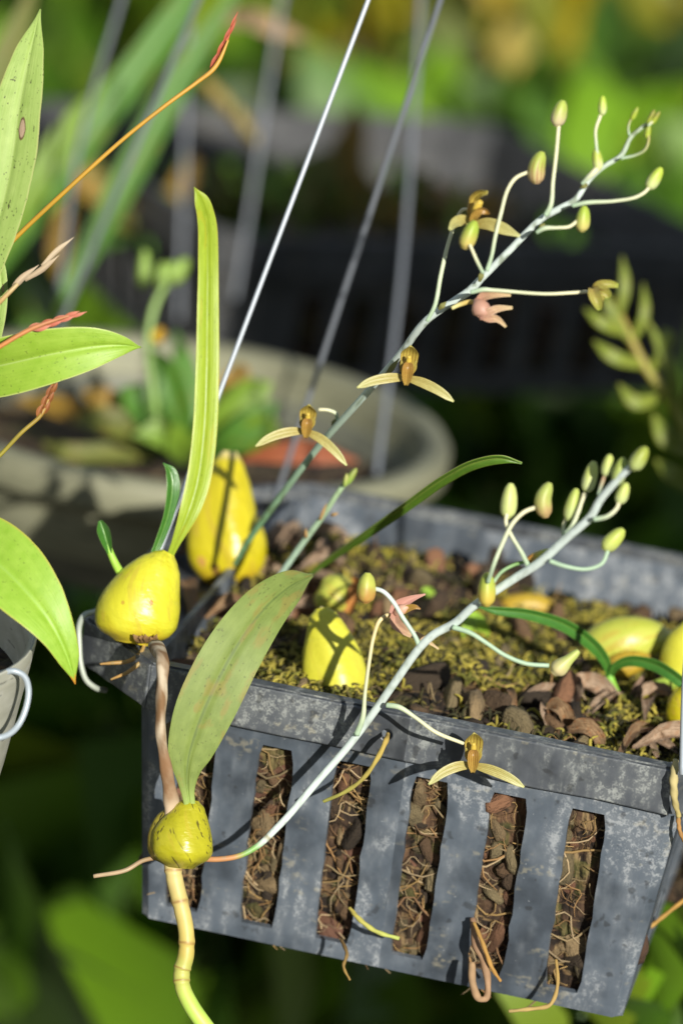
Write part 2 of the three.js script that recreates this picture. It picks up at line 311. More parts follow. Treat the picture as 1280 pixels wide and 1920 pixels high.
{
  const r = rng(77), chips = [], pal = [[0.10, 0.058, 0.028], [0.055, 0.034, 0.018], [0.15, 0.072, 0.036], [0.2, 0.14, 0.07], [0.03, 0.02, 0.011], [0.13, 0.10, 0.05]];
  for (let i = 0; i < 330; i++) { // behind the slots of the four sides
    const s = i < 210 ? 0 : 1 + i % 3, y = -0.082 + 0.058 * r(), dpt = 0.0985 + 0.0083 * (y + 0.087) / 0.083 - 0.0068 - 0.002 * r(), x = (r() * 2 - 1) * 0.074, k = 0.0026 + 0.0055 * r() * r();
    const p = s === 0 ? V(x, y, dpt) : s === 1 ? V(dpt - 0.0215, y, x) : s === 2 ? V(x, y, -dpt) : V(-dpt + 0.0215, y, x);
    chips.push([p, [r() * 6, r() * 6, r() * 6], [k * (0.6 + r()), k, k * (0.35 + 0.3 * r())], pal[Math.floor(r() * pal.length)].map(((m) => v => v * m)(0.7 + 0.6 * r()))]);
  }
  for (let i = 0; i < 170; i++) { const x = (r() * 2 - 1) * 0.082, z = (r() * 2 - 1) * 0.094; if (Math.abs(x) + Math.abs(z) > 0.165) continue; const k = 0.002 + 0.0045 * r();
    chips.push([V(x, moundY(x, z) + k * 0.25, z), [r() * 6, r() * 6, r() * 6], [k * (0.8 + 1.2 * r()), k, k * 0.5], pal[Math.floor(r() * pal.length)].map(((m) => v => v * m)(0.8 + 0.9 * r()))]); }
  for (let i = 0; i < 90; i++) { // large pieces of bark against the front slots
    const y = -0.078 + 0.052 * r(), dpt = 0.0985 + 0.0083 * (y + 0.087) / 0.083 - 0.0085 - 0.002 * r(), k = 0.006 + 0.006 * r(), c = [[0.12, 0.055, 0.03], [0.07, 0.036, 0.02], [0.16, 0.075, 0.045], [0.05, 0.032, 0.02]][Math.floor(r() * 4)].map(((m) => v => v * m)(0.6 + 0.6 * r()));
    chips.push([V((r() * 2 - 1) * 0.074, y, dpt), [(r() - 0.5) * 0.5, (r() - 0.5) * 0.5, r() * 6], [k * (0.4 + 0.5 * r()), k, 0.003], c]); }
  const chipBump = std({ roughness: 0.9, bumpMap: mixBump, bumpScale: 0.001 });
  scatter(chipGeo(3), chipBump, chips, 'bark_chips', 'brown bark chips packed into the grey basket', 'bark');
  // fibres and dead rootlets
  const fib = []; const mk = (cx, seed) => { const q = rng(seed), pts = []; for (let i = 0; i < 5; i++) pts.push(V((i / 4 - 0.5), (q() - 0.5) * cx, (q() - 0.5) * cx * 0.5)); return sweep(pts, [0.008, 0.013, 0.012, 0.011, 0.005], { seg: 9, round: 5 }); };
  const fg = [mk(0.22, 4), mk(0.5, 9)];
  const lists = [[], []], fp = [[0.42, 0.27, 0.10], [0.30, 0.17, 0.065], [0.46, 0.34, 0.19], [0.2, 0.11, 0.05], [0.3, 0.22, 0.11]];
  for (let i = 0; i < 900; i++) {
    const s = i < 700 ? 0 : 1 + i % 3, y = -0.083 + 0.061 * r(), dpt = 0.0985 + 0.0083 * (y + 0.087) / 0.083 - 0.0042 - 0.0035 * r(), x = (r() * 2 - 1) * 0.07, L = 0.006 + 0.026 * r() * r();
    const p = s === 0 ? V(x, y, dpt) : s === 1 ? V(dpt - 0.0215, y, x) : s === 2 ? V(x, y, -dpt) : V(-dpt + 0.0215, y, x), t = (r() - 0.5) * 2.6;
    lists[i % 2].push([p, [(r() - 0.5) * 0.5, s === 0 || s === 2 ? (r() - 0.5) * 0.35 : Math.PI / 2, t], [L, L, L], fp[Math.floor(r() * fp.length)].map(((m) => v => v * m)(0.5 + 0.7 * r()))]);
  }
  for (let i = 0; i < 170; i++) { const x = (r() * 2 - 1) * 0.082, z = (r() * 2 - 1) * 0.092; if (Math.abs(x) + Math.abs(z) > 0.16) continue; const L = 0.008 + 0.018 * r(); lists[i % 2].push([V(x, moundY(x, z) + 0.002, z), [(r() - 0.5), r() * 6, (r() - 0.5) * 0.8], [L, L, L], fp[Math.floor(r() * fp.length)].map(((m) => v => v * m)(0.6 + 0.6 * r()))]); }
  lists.forEach((l, i) => scatter(fg[i], std({ roughness: 0.8 }), l, 'root_fibres', i ? 'curled tan root fibres poking through the basket slots' : 'straight tan root fibres poking through the basket slots', 'root fibres'));
  // moss
  const mossGeo = (() => { const gs = []; for (let k = 0; k < 3; k++) { const q = rng(60 + k), a = k * 2.1, pts = [V(0, -0.2, 0), V(Math.cos(a) * 0.15, 0.3, Math.sin(a) * 0.15), V(Math.cos(a) * 0.45, 0.65, Math.sin(a) * 0.45), V(Math.cos(a) * 0.85, 0.6 - 0.2 * q(), Math.sin(a) * 0.85)]; gs.push(sweep(pts, [0.07, 0.12, 0.13, 0.05], { seg: 5, round: 5, bump: (t, an) => 1 + 0.35 * Math.sin(t * 30) })); } return mergeGeometries(gs); })();
  const ml = [], mp = [[0.30, 0.255, 0.03], [0.38, 0.315, 0.05], [0.13, 0.13, 0.018], [0.26, 0.22, 0.045], [0.06, 0.05, 0.012], [0.03, 0.028, 0.008]];
  for (let i = 0; ml.length < 6000 && i < 60000; i++) {
    const x = (r() * 2 - 1) * 0.083, z = (r() * 2 - 1) * 0.097; if (Math.abs(x) + Math.abs(z) > 0.172) continue;
    const dens = 0.03 + 0.97 * step(0.44, 0.56, fbm(x * 28 + 7, z * 28 + 1, 2, 3)) * (0.5 + 0.5 * step(-0.06, 0.0, z)) * Math.exp(-(((x - 0.002) / 0.055) ** 2) * 0.8); if (r() > dens) continue;
    const k = 0.0022 + 0.0034 * r(), c = mp[Math.floor(r() * mp.length)];
    ml.push([V(x, moundY(x, z) + 0.0005 + 0.003 * r() * dens, z), [(r() - 0.5) * 1.6, r() * 6.3, (r() - 0.5) * 1.6], [k, k, k], c.map(((m) => v => v * m)(0.6 + 0.8 * r()))]);
  }
  scatter(mossGeo, std({ roughness: 0.9 }), ml, 'moss', 'olive yellow moss cushion on the potting mix in the grey basket', 'moss');
}
// ---------------------------------------------------------------- leaf and bulb surfaces
function leafTex(seed, c1, c2, o = {}) {
  return tex(256, 1024, (u, v) => {
    const d = Math.abs(u - 0.5) * 2, n = fbm(u * 9, v * 34, seed, 4), f = noise(u * 120, v * 500, seed), line = noise(u * 46, v * 3, seed + 2);
    let k = mixc(c1, c2, clamp(n * 1.3 - 0.15)); k = k.map(x => x * (0.95 + 0.05 * line + 0.06 * f));
    k = mixc(k, o.rib || c2, (o.ribK ?? 0.5) * Math.exp(-d * d * (o.ribW || 900)));
    if (o.edge) k = mixc(k, o.edge, step(0.93, 0.985, d));
    if (o.rust) k = mixc(k, o.rust, (o.rustK ?? 0.6) * step(0.56, 0.72, fbm(u * 5 + 3, v * 13 + seed, seed + 5, 4)));
    const sp = fbm(u * 26, v * 100, seed + 9, 3); if (o.spots) k = mixc(k, [0.05, 0.05, 0.012], o.spots * step(0.74, 0.8, sp));
    if (o.tip) k = mixc(k, o.tip, step(o.tipAt ?? 0.93, 1.0, v + (n - 0.5) * 0.06 + d * 0.03));
    if (o.foot) k = mixc(k, o.foot, step(o.footAt ?? 0.12, 0.0, v + (n - 0.5) * 0.05));
    for (const [x, y, rx, ry, col] of o.scars || []) { const q = Math.hypot((u - x) / rx, (v - y) / ry) + (n - 0.5) * 0.5; k = mixc(k, [0.13, 0.07, 0.03], step(1.15, 0.95, q)); k = mixc(k, col, step(0.9, 0.75, q) * (0.75 + 0.25 * f)); }
    return k;
  });
}
const leafBump = tex(128, 512, (u, v) => 0.5 * noise(u * 50, v * 5, 3) + 0.35 * fbm(u * 30, v * 120, 4, 3), false);
const leafMat = (map, rough = 0.42, through = 0.14) => std({ map, roughness: rough, bumpMap: leafBump, bumpScale: 0.00008, transmission: through, thickness: 0 });
const freshTex = leafTex(3, [0.26, 0.44, 0.03], [0.34, 0.52, 0.055], { rib: [0.48, 0.62, 0.2], ribK: 0.65, ribW: 1400, edge: [0.5, 0.6, 0.16], spots: 0.5 });
const fresh = leafMat(freshTex, 0.5);
const freshDull = leafMat(leafTex(5, [0.28, 0.41, 0.085], [0.37, 0.50, 0.13], { rib: [0.45, 0.55, 0.22], ribK: 0.45, ribW: 900, spots: 0.9, edge: [0.42, 0.46, 0.15], scars: [[0.36, 0.6, 0.07, 0.035, [0.5, 0.36, 0.24]]] }), 0.6);
const freshTip = leafMat(leafTex(7, [0.26, 0.46, 0.03], [0.35, 0.55, 0.06], { rib: [0.36, 0.56, 0.11], ribK: 0.5, ribW: 700, spots: 0.3, tip: [0.62, 0.26, 0.02], tipAt: 0.955, edge: [0.44, 0.46, 0.06] }), 0.5);
const tallLeaf = leafMat(leafTex(9, [0.29, 0.40, 0.022], [0.38, 0.50, 0.04], { rib: [0.14, 0.2, 0.014], ribK: 0.55, ribW: 500, spots: 0.35, edge: [0.52, 0.52, 0.09], rust: [0.5, 0.42, 0.03], rustK: 0.35 }), 0.42);
const oliveLeaf = leafMat(leafTex(12, [0.17, 0.235, 0.045], [0.24, 0.315, 0.07], { rib: [0.10, 0.15, 0.03], ribK: 0.8, ribW: 420, rust: [0.32, 0.20, 0.045], rustK: 0.4, spots: 0.5, foot: [0.34, 0.46, 0.11], footAt: 0.16 }), 0.62);
const darkLeaf = leafMat(leafTex(15, [0.045, 0.16, 0.02], [0.07, 0.22, 0.03], { rib: [0.2, 0.36, 0.07], ribK: 0.6, ribW: 200, edge: [0.24, 0.4, 0.1] }), 0.34);
const narrowLeaf = leafMat(leafTex(18, [0.075, 0.17, 0.018], [0.12, 0.24, 0.025], { rib: [0.34, 0.42, 0.08], ribK: 0.5, ribW: 60, spots: 0.5, edge: [0.3, 0.36, 0.06] }), 0.34);

function bulbTex(seed, c1, c2, o = {}) {
  return tex(512, 512, (u, v) => {
    const a = u * Math.PI * 2, x = Math.cos(a) * 1.6, y = Math.sin(a) * 1.6, n = fbm(x * 2 + 5, y * 2 + v * 5, seed + v * 3, 4), f = fbm(x * 14, y * 14 + v * 50, seed + 3, 3);
    let k = mixc(c1, c2, clamp(n * 1.4 - 0.2)); k = k.map(q => q * (0.94 + 0.12 * f));
    if (o.low) k = mixc(k, o.low, step(0.22, 0.02, v + (n - 0.5) * 0.2) * 0.8);
    if (o.tip) k = mixc(k, o.tip, step(0.9, 0.985, v + (f - 0.5) * 0.04));
    if (o.dirt) k = mixc(k, [0.05, 0.035, 0.012], o.dirt * step(0.66, 0.72, fbm(x * 5 + 3, y * 5 + v * 16, seed + 9, 4)));
    if (o.tan) k = mixc(k, [0.5, 0.33, 0.05], o.tan * step(0.6, 0.74, fbm(x * 3 + 8, y * 3 + v * 8, seed + 12, 3)));
    for (const [su, sv, r, col] of o.scars || []) { let du = Math.abs(u - su); du = Math.min(du, 1 - du); const q = Math.hypot(du * 2.2, sv - v) / r + (f - 0.5) * 0.9; k = mixc(k, col, 0.85 * step(1.1, 0.7, q)); }
    return k;
  });
}
const bulbBump = tex(256, 256, (u, v) => fbm(u * 22, v * 22, 6, 4), false);
const bulbMat = (map, rough = 0.38) => std({ map, roughness: rough, bumpMap: bulbBump, bumpScale: 0.0003, clearcoat: 0.12, clearcoatRoughness: 0.3 });
const yellowA = bulbMat(bulbTex(1, [0.56, 0.525, 0.018], [0.63, 0.605, 0.04], { low: [0.62, 0.46, 0.03], tan: 0.35, dirt: 0.12, scars: [[0.04, 0.44, 0.03, [0.42, 0.17, 0.03]], [0.93, 0.35, 0.016, [0.5, 0.3, 0.04]]] }));
const yellowB = bulbMat(bulbTex(4, [0.50, 0.42, 0.008], [0.60, 0.52, 0.02], { low: [0.52, 0.33, 0.02], tip: [0.75, 0.62, 0.25], tan: 0.4, dirt: 0.25, scars: [[0.94, 0.13, 0.06, [0.16, 0.07, 0.03]], [0.88, 0.2, 0.05, [0.55, 0.28, 0.08]]] }), 0.34);
const yellowC = bulbMat(bulbTex(7, [0.36, 0.34, 0.012], [0.47, 0.44, 0.02], { low: [0.22, 0.19, 0.03], dirt: 0.8, tan: 0.2 }), 0.32);
const yellowD = bulbMat(bulbTex(9, [0.58, 0.55, 0.035], [0.64, 0.62, 0.06], { low: [0.55, 0.50, 0.05], tan: 0.15 }), 0.42);
const yellowG = bulbMat(bulbTex(11, [0.42, 0.46, 0.05], [0.52, 0.54, 0.09], { tan: 0.5, low: [0.5, 0.36, 0.06] }), 0.42);
const orangeB = bulbMat(bulbTex(13, [0.42, 0.26, 0.02], [0.50, 0.36, 0.03], { tan: 0.9, dirt: 0.5 }), 0.5);
function bulb(pts, radPx, d, o = {}) {
  const P = Array.isArray(pts[0]) ? A(pts, d) : pts, s = PX(d);
  return sweep(P, radPx.map(r => r * s), { seg: 48, round: 56, flat: o.flat ?? 0.92, ends: true, bump: (t, a, c) => {
    let b = 1 + (o.noise ?? 0.05) * (fbm(Math.cos(a) * 1.2 + 3 + (o.seed || 0), Math.sin(a) * 1.2 + t * 2.5, t * 2, 2) - 0.5) * 2;
    if (o.lobes) b *= 1 - o.lobes * (1 - t) * Math.pow(0.5 + 0.5 * Math.cos(a - (o.lobeAt || 0)), 8);
    if (o.ribs) b *= 1 + o.ribs * Math.sin(a * 5 + t * 2) * (1 - t * 0.6);
    return b; } });
}
// ---------------------------------------------------------------- colours of stems, buds, flowers
const waxy = lin('#cfdcd6'), waxGreen = lin('#a6c0a2'), stemGreen = lin('#6f9a4a'), cream = lin('#dcd8b0'), budGreen = lin('#b5c94a'), budPale = lin('#d3dc9a'), budBase = lin('#d3c684'), pinkish = lin('#c98f7d'), tan = lin('#b08a58'), amber = lin('#a8651a');
const stemColor = (foot, top, speck = 0.3) => (t, a, p) => { const n = fbm(p.x * 500, p.y * 500, p.z * 500, 3); let k = mixc(foot, top, clamp(t * 1.3)); k = k.map(x => x * (0.86 + 0.28 * n)); return mixc(k, lin('#6e7f5a'), speck * step(0.64, 0.74, noise(p.x * 1500, p.y * 1500, p.z * 1500))); };
function stem(list, wPx, d, o = {}) { const P = A(list, d); return sweep(P, wPx.map(w => w / 2 * PX(d)), { seg: o.seg || list.length * 7, round: o.round || 10, color: o.color || stemColor(waxGreen, cream, 0.1), bump: o.bump }); }
function budGeo(a, b, w, d, o = {}) {
  const bend = o.bend || 0, m = [(a[0] + b[0]) / 2 + bend, (a[1] + b[1]) / 2, 1], P = A([[...a, 0], m, [...b, 1.5]], d), c0 = o.base || budBase, c1 = o.top || budGreen, st = o.stripe || 0;
  return sweep(P, (o.prof || [0.42, 0.80, 0.95, 1.0, 0.99, 0.95, 0.88, 0.77, 0.6, 0.3]).map(x => x * w / 2 * PX(d)), { seg: 26, round: st ? 72 : 28, ends: true, color: (t, an, p) => {
    const n = fbm(p.x * 700, p.y * 700, p.z * 700, 3); let k = mixc(c0, c1, step(0.12, 0.75, t + (n - 0.5) * 0.35)); k = k.map(x => x * (0.9 + 0.2 * n));
    const s = Math.pow(0.5 + 0.5 * Math.sin(an * 11 + t * 1.5), 3); k = mixc(k, lin('#8a3a28'), st * s * step(1.0, 0.5, t)); return mixc(k, c1.map(x => x * 0.75), 0.35 * Math.pow(0.5 + 0.5 * Math.cos(an * 3 + 1), 10)); },
    bump: (t, an) => 1 + 0.07 * Math.cos(an * 3 + 0.6) });
}
function sepalTex(seed, c1, c2, stripe, k0) { return tex(128, 256, (u, v) => { const n = fbm(u * 8, v * 24, seed, 3); let k = mixc(c1, c2, clamp(v * 0.8 + (n - 0.5) * 0.5)); const s = Math.pow(0.5 + 0.5 * Math.cos(u * Math.PI * 2 * 6 + (n - 0.5) * 1.2), 4); k = mixc(k, stripe, k0 * s * step(1.1, 0.8, v)); return k.map(x => x * (0.92 + 0.16 * n)); }); }
const sepalMat = std({ map: sepalTex(2, lin('#b8a85a'), lin('#c6ca86'), lin('#6e4a20'), 0.7), roughness: 0.45, transmission: 0.15, thickness: 0 });
const hoodMat = std({ map: sepalTex(4, lin('#b89c42'), lin('#a8a24e'), lin('#6b3f18'), 0.8), roughness: 0.42, transmission: 0.12, thickness: 0 });
const lipMat = std({ map: sepalTex(6, lin('#c4a450'), lin('#98682e'), lin('#5e3212'), 0.8), roughness: 0.35, transmission: 0.1, thickness: 0 });
const columnMat = std({ color: new THREE.Color('#cdb04a'), roughness: 0.35 });
const greenSepalMat = std({ map: sepalTex(8, lin('#b3a85a'), lin('#a3ba4c'), lin('#7a2a22'), 0.95), roughness: 0.45, transmission: 0.12, thickness: 0 });
const pinkMat = std({ map: sepalTex(10, lin('#b98a78'), lin('#cfbd86'), lin('#9c5f52'), 0.5), roughness: 0.5, transmission: 0.15, thickness: 0 });
function petal(list, wPx, d, mat, o = {}) { return [blade(A(list, d), wPx.map(w => w / 2 * PX(d)), { seg: 22, across: 10, thick: 0.0005, fold: 0.35, rib: 0.2, ...o }), mat]; }
function flower(th, pieces) {       // a flower of one thing: an empty base with its pieces as sub-parts
  const f = new THREE.Group(); f.name = 'flower'; th.add(f);
  for (const [name, [g, m]] of pieces) part(name, g, m, f);
  return f;
}
// an open flower seen from the front: two long lateral sepals, hood, column and lip
function openFlower(th, c, L, Rt, hood, d, o = {}) {
  const [x, y] = c, [lx, ly] = L, [rx, ry] = Rt, [hx, hy] = hood, s = o.s || 1, up = (f, dz = 0) => [x + (hx - x) * f, y + (hy - y) * f, dz];
  return flower(th, [
    ['sepal', petal([[x + 2, y - 4, 1], [x + (lx - x) * 0.35, y + (ly - y) * 0.12 - 5, 3], [x + (lx - x) * 0.7, y + (ly - y) * 0.48 - 4, 4], [lx, ly, 4.5]], [9, 15, 19, 20, 19, 17, 13, 4].map(w => w * s), d, sepalMat)],
    ['sepal', petal([[x - 2, y - 4, 1], [x + (rx - x) * 0.35, y + (ry - y) * 0.22 - 3, 3], [x + (rx - x) * 0.7, y + (ry - y) * 0.60 - 3, 4], [rx, ry, 4]], [9, 15, 19, 20, 19, 17, 13, 4].map(w => w * s), d, sepalMat)],
    ['hood', petal([up(-0.05, -1), up(0.4, -1.5), up(0.85, -0.5), up(1.0, 1.5), up(1.06, 3.5)], [12, 26, 33, 35, 33, 22, 6].map(w => w * s), d, hoodMat, { fold: 0.25, cup: 0.25 })],
    ['column', [sweep(A([up(-0.02, 1), up(0.3, 2.0), up(0.62, 3.2), up(0.74, 4.2)], d), [4, 5, 5.5, 3.5].map(w => w * s * PX(d)), { seg: 14, round: 12 }), columnMat]],
    ['petal', petal([up(0.05, 1), up(0.35, 2.5).map((q, i) => q + (i ? 0 : -10 * s)), up(0.6, 3.5).map((q, i) => q + (i ? 0 : -14 * s))], [5, 12, 3].map(w => w * s), d, hoodMat)],
    ['petal', petal([up(0.05, 1), up(0.35, 2.5).map((q, i) => q + (i ? 0 : 10 * s)), up(0.6, 3.5).map((q, i) => q + (i ? 0 : 14 * s))], [5, 12, 3].map(w => w * s), d, hoodMat)],
    ['lip', petal([up(-0.16, 2.5), up(0.08, 4), up(0.36, 5.2), up(0.52, 4.6)], [8, 20, 24, 12].map(w => w * s), d, lipMat, { fold: 0.5, cup: 0.2 })],
  ]);
}
function budOn(th, ped, pw, a, b, w, d, o = {}) {
  if (ped) part('pedicel', stem(ped, pw.map(w => w * 0.84), d, { color: o.pedColor || stemColor(waxGreen, o.pedTop || cream, 0.08) }), painted, th);
  return a ? part('bud', budGeo(a, b, w, d, o), painted, th) : null;
}

// ---------------------------------------------------------------- growth 1: heart-shaped bulb on the corner of the rim
{
  const d = 1.178, t = thing('orchid_growth', 'heart-shaped glossy yellow bulb with tall upright leaf, perched on the basket corner', 'orchid', at(262, 1203, d));
  part('pseudobulb', bulb([[248, 1206], [256, 1160], [276, 1110], [304, 1058], [316, 1036]], [34, 66, 77, 79, 76, 69, 58, 45, 33, 24, 13], d, { flat: 0.9, lobes: 0.16, lobeAt: 0.15, noise: 0.045, seed: 2 }), yellowA, t);
  part('leaf', blade(A([[317, 1046, 0], [333, 1010, 2], [352, 965, 3], [371, 900, 2], [383, 800, 0], [387, 700, -1], [388, 600, 0], [389, 500, 2], [387, 420, 6], [378, 380, 9], [364, 351, 11]], d), [14, 18, 30, 44, 50, 50, 49, 47, 45, 42, 40, 36, 29, 3].map(w => w / 2 * PX(d)), { seg: 70, across: 12, fold: 0.38, twist: [0.1, 0.2, 0.22, 0.25, 0.22, 0.2], ruffle: 0.05, wave: 0.05, rib: 1.2, seed: 3, thick: 0.0011 }), tallLeaf, t);
  part('young_leaf', blade(A([[283, 1048, -1], [298, 1012, -1], [314, 965, 0], [322, 915, 1], [318, 885, 1], [306, 868, 2]], d), [16, 20, 24, 31, 26, 3].map(w => w / 2 * PX(d)), { fold: 0.5, twist: 0.5, thick: 0.0009 }), darkLeaf, t);
  const s = part('shoot', stem([[229, 1078, -2], [217, 1058, 0], [204, 1028, 1], [199, 1012, 1]], [17, 15, 13, 15], d, { color: stemColor(lin('#a9cf4e'), lin('#8fc046'), 0), round: 12 }), painted, t);
  part('leaf_tip', blade(A([[206, 1036, 1], [200, 1012, 2], [194, 992, 2.5], [188, 976, 2.5]], d), [12, 26, 30, 10].map(w => w / 2 * PX(d)), { fold: 0.7, cup: 0.5, thick: 0.0012 }), darkLeaf, s);
  for (const p of [[[272, 1208, 2], [262, 1226, 6], [240, 1240, 7.5], [212, 1243, 8], [188, 1245, 8]], [[284, 1222, 3], [266, 1240, 8], [240, 1260, 9.5], [208, 1274, 9.5]]])
    part('root', stem(p, [7, 8, 8, 7, 4], d, { color: stemColor(lin('#b99a5e'), lin('#a8834a'), 0.3), round: 7 }), painted, t);
  for (let k = 0; k < 5; k++) part('dry_sheath', blade(A([[262 + k * 8, 1204, 6], [256 + k * 9, 1196, 10], [250 + k * 11, 1190 + (k % 2) * 6, 11]], d), [9, 11, 3].map(w => w / 2 * PX(d)), { seg: 8, across: 4 }), std({ color: new THREE.Color('#8a6a42'), roughness: 0.8 }), t);
}
// ---------------------------------------------------------------- growth 2: tall bulb at the back, with the long flower spike
{
  const d = 1.285, t = thing('orchid_growth', 'tall yellow cone-shaped bulb behind the tall leaf, bearing the longest flower spike', 'orchid', onY(430, 1088, -0.012));
  part('pseudobulb', bulb([[424, 1098], [424, 1040], [420, 980], [426, 900], [431, 846]], [34, 58, 70, 74, 73, 69, 63, 55, 45, 35, 27, 14], d, { flat: 0.9, ribs: 0.035, lobes: 0.2, lobeAt: -0.25, noise: 0.05, seed: 7 }), yellowB, t);
  const path = [[440, 1058, 30], [468, 1010, 42], [520, 938, 62], [600, 834, 90], [680, 745, 118], [750, 664, 140], [800, 600, 155], [848, 566, 160], [880, 545, 163], [902, 522, 166], [950, 474, 171], [1015, 410, 177], [1050, 390, 180], [1078, 374, 182], [1103, 338, 184], [1130, 313, 187], [1164, 291, 189], [1183, 256, 191], [1214, 231, 193]];
  const D = 1.285, dep = k => D - path[k][2] * 0.001;
  part('flower_stem', sweep(path.map(q => at(q[0], q[1], D - q[2] * 0.001)), [4.5, 6.2, 6.8, 7.0, 7.0, 7.2, 7.2, 7.0, 8.0, 7.0, 6.6, 6.4, 6.2, 5.6, 5.0, 4.6, 4.4, 3.8, 3.2].map(w => w * PX(1.13)), { seg: 170, round: 12, color: (q, a, p) => { const n = fbm(p.x * 500, p.y * 500, p.z * 500, 3); let k = mixc(lin('#7fae7c'), waxy, step(0.04, 0.3, q)); k = mixc(k, lin('#b4c3a8'), step(0.7, 1, q)); k = k.map(x => x * (0.85 + 0.3 * n)); return mixc(k, lin('#5f6b3e'), 0.6 * step(0.66, 0.74, noise(p.x * 700, p.y * 700, p.z * 700))); } }), painted, t);
  for (const [x, y, x2, y2, z] of [[748, 672, 722, 706, 142], [836, 566, 822, 580, 160], [622, 800, 630, 786, 94], [905, 506, 898, 528, 168], [1086, 352, 1100, 346, 184], [1010, 430, 1020, 420, 177]])   // dry bracts at the nodes
    part('bract', sweep([at(x, y, D - z * 0.001 - 0.002), at((x + x2) / 2, (y + y2) / 2, D - z * 0.001 - 0.003), at(x2, y2, D - z * 0.001 - 0.002)], [1, 5.5, 3].map(w => w * PX(1.12)), { seg: 8, round: 8, flat: 0.4 }), std({ color: new THREE.Color('#77763f'), roughness: 0.8 }), t);
  const d1 = 1.113;
  budOn(t, [[800, 602, -6], [815, 572, -4], [826, 515, -4], [840, 456, -5], [855, 412, -5], [866, 394, -4], [880, 392, -2]], [9, 10, 10, 9, 9, 8, 6], null, null, 0, d1);
  // flower with folded hood
  const fd = 1.108;
  flower(t, [
    ['sepal', petal([[886, 421, 0], [868, 413, 3], [852, 419, 6], [842, 431, 9]], [14, 21, 22, 8], fd, sepalMat, { fold: 0.45 })],
    ['sepal', petal([[888, 421, 0], [915, 420, 3], [945, 430, 5], [974, 443, 6]], [13, 24, 23, 6], fd, sepalMat)],
    ['hood', petal([[880, 414, -1], [878, 392, -2], [884, 370, -1], [898, 360, 1], [914, 359, 3]], [14, 30, 30, 24, 9], fd, hoodMat, { fold: 0.6, cup: 0.4, twist: [0.5, 0.7, 0.6] })],
    ['column', [sweep(A([[884, 418, 2], [889, 400, 3], [896, 384, 4], [901, 378, 5]], fd), [5, 6.5, 8, 5].map(w => w * PX(fd)), { seg: 14, round: 14 }), columnMat]],
    ['lip', petal([[884, 416, 4], [890, 402, 6], [900, 393, 7], [911, 395, 7], [917, 400, 6]], [14, 22, 20, 15, 5], fd, lipMat, { fold: 0.8, twist: [0, 0.4, 0.8] })],
  ]);
  budOn(t, [[905, 512, 0], [893, 488, 2], [880, 458, 3]], [8, 8, 7], [869, 466], [890, 414], 31, 1.1, { base: lin('#c9b468'), top: lin('#9fb342') });
  budOn(t, [[912, 508, 0], [921, 480, 1], [927, 448, 1], [938, 402, 1], [951, 356, 1], [966, 334, 1], [990, 322, 0]], [10, 9, 9, 9, 9, 9, 8], [1004, 344], [1016, 284], 33, 1.104, { stripe: 0.75, base: lin('#c9b184'), top: lin('#a8b852'), bend: -5 });
  budOn(t, [[1022, 404, 0], [1032, 384, 1], [1036, 340, 1], [1042, 290, 1], [1047, 232, 0]], [12, 11, 9, 9, 9], [1041, 236], [1055, 188], 29, 1.103, { base: lin('#d0c29a'), top: lin('#aebc58'), stripe: 0.15 });
  budOn(t, [[1090, 345, 0], [1105, 330, 1], [1119, 316, 1]], [8, 12, 14], [1121, 320], [1116, 278], 20, 1.097, { base: budPale, top: lin('#aebc4c') });
  budOn(t, [[1120, 300, 0], [1117, 270, 0], [1116, 244, 0], [1125, 216, 0]], [8, 7, 7, 8], [1128, 216], [1129, 180], 16, 1.095, { base: budPale, top: budGreen });
  budOn(t, [[1179, 254, 0], [1177, 240, 0], [1181, 226, 0], [1187, 218, 0]], [6, 5, 5, 6], [1183, 224], [1195, 201], 10, 1.093, { base: budGreen, top: lin('#9aa83f'), pedTop: lin('#a8a05a') });
  budOn(t, [[1163, 297, 0], [1190, 291, 0], [1208, 281, 1], [1215, 264, 1], [1214, 248, 1]], [7, 6, 6, 6, 6], [1211, 259], [1216, 232], 12, 1.092, { base: budGreen, top: lin('#9aa83f'), pedTop: lin('#a8a05a') });
  budOn(t, null, null, [1213, 234], [1226, 206], 10, 1.091, { base: budGreen, top: lin('#8f8f3a') });
  budOn(t, [[1214, 236, 1], [1222, 228, 1]], [6, 6], [1220, 232], [1236, 209], 10, 1.09, { base: budGreen, top: lin('#8f8f3a') });
  budOn(t, [[1072, 386, 0], [1098, 380, 1], [1150, 377, 1], [1190, 370, 1], [1208, 360, 1], [1217, 350, 1]], [9, 10, 8, 8, 8, 8], [1214, 354], [1239, 314], 24, 1.097, { base: budPale, top: budGreen });
  budOn(t, [[1005, 436, 0], [1020, 428, 1], [1042, 427, 1], [1066, 425, 1], [1082, 414, 1]], [9, 11, 8, 8, 8], [1089, 434], [1095, 386], 27, 1.1, { base: lin('#cfc474'), top: lin('#a3b746') });
  budOn(t, [[882, 548, 0], [905, 543, 1], [925, 544, 1], [1020, 551, 2], [1070, 549, 2], [1112, 546, 2]], [10, 11, 9, 8, 8, 8], null, null, 0, 1.108);
  flower(t, [   // half-open striped flower in side view
    ['sepal', petal([[1112, 540, 2], [1124, 534, 4], [1142, 533, 4], [1158, 536, 3]], [8, 17, 16, 9], 1.104, greenSepalMat, { fold: 0.5, cup: 0.3 })],
    ['sepal', petal([[1110, 542, 3], [1114, 556, 5], [1120, 570, 5], [1123, 581, 4]], [16, 26, 20, 8], 1.104, greenSepalMat, { fold: 0.5, cup: 0.3 })],
    ['hood', petal([[1113, 543, 1], [1126, 550, 3], [1137, 555, 3], [1138, 560, 3]], [14, 34, 22, 6], 1.104, greenSepalMat, { fold: 0.6, cup: 0.3 })],
  ]);
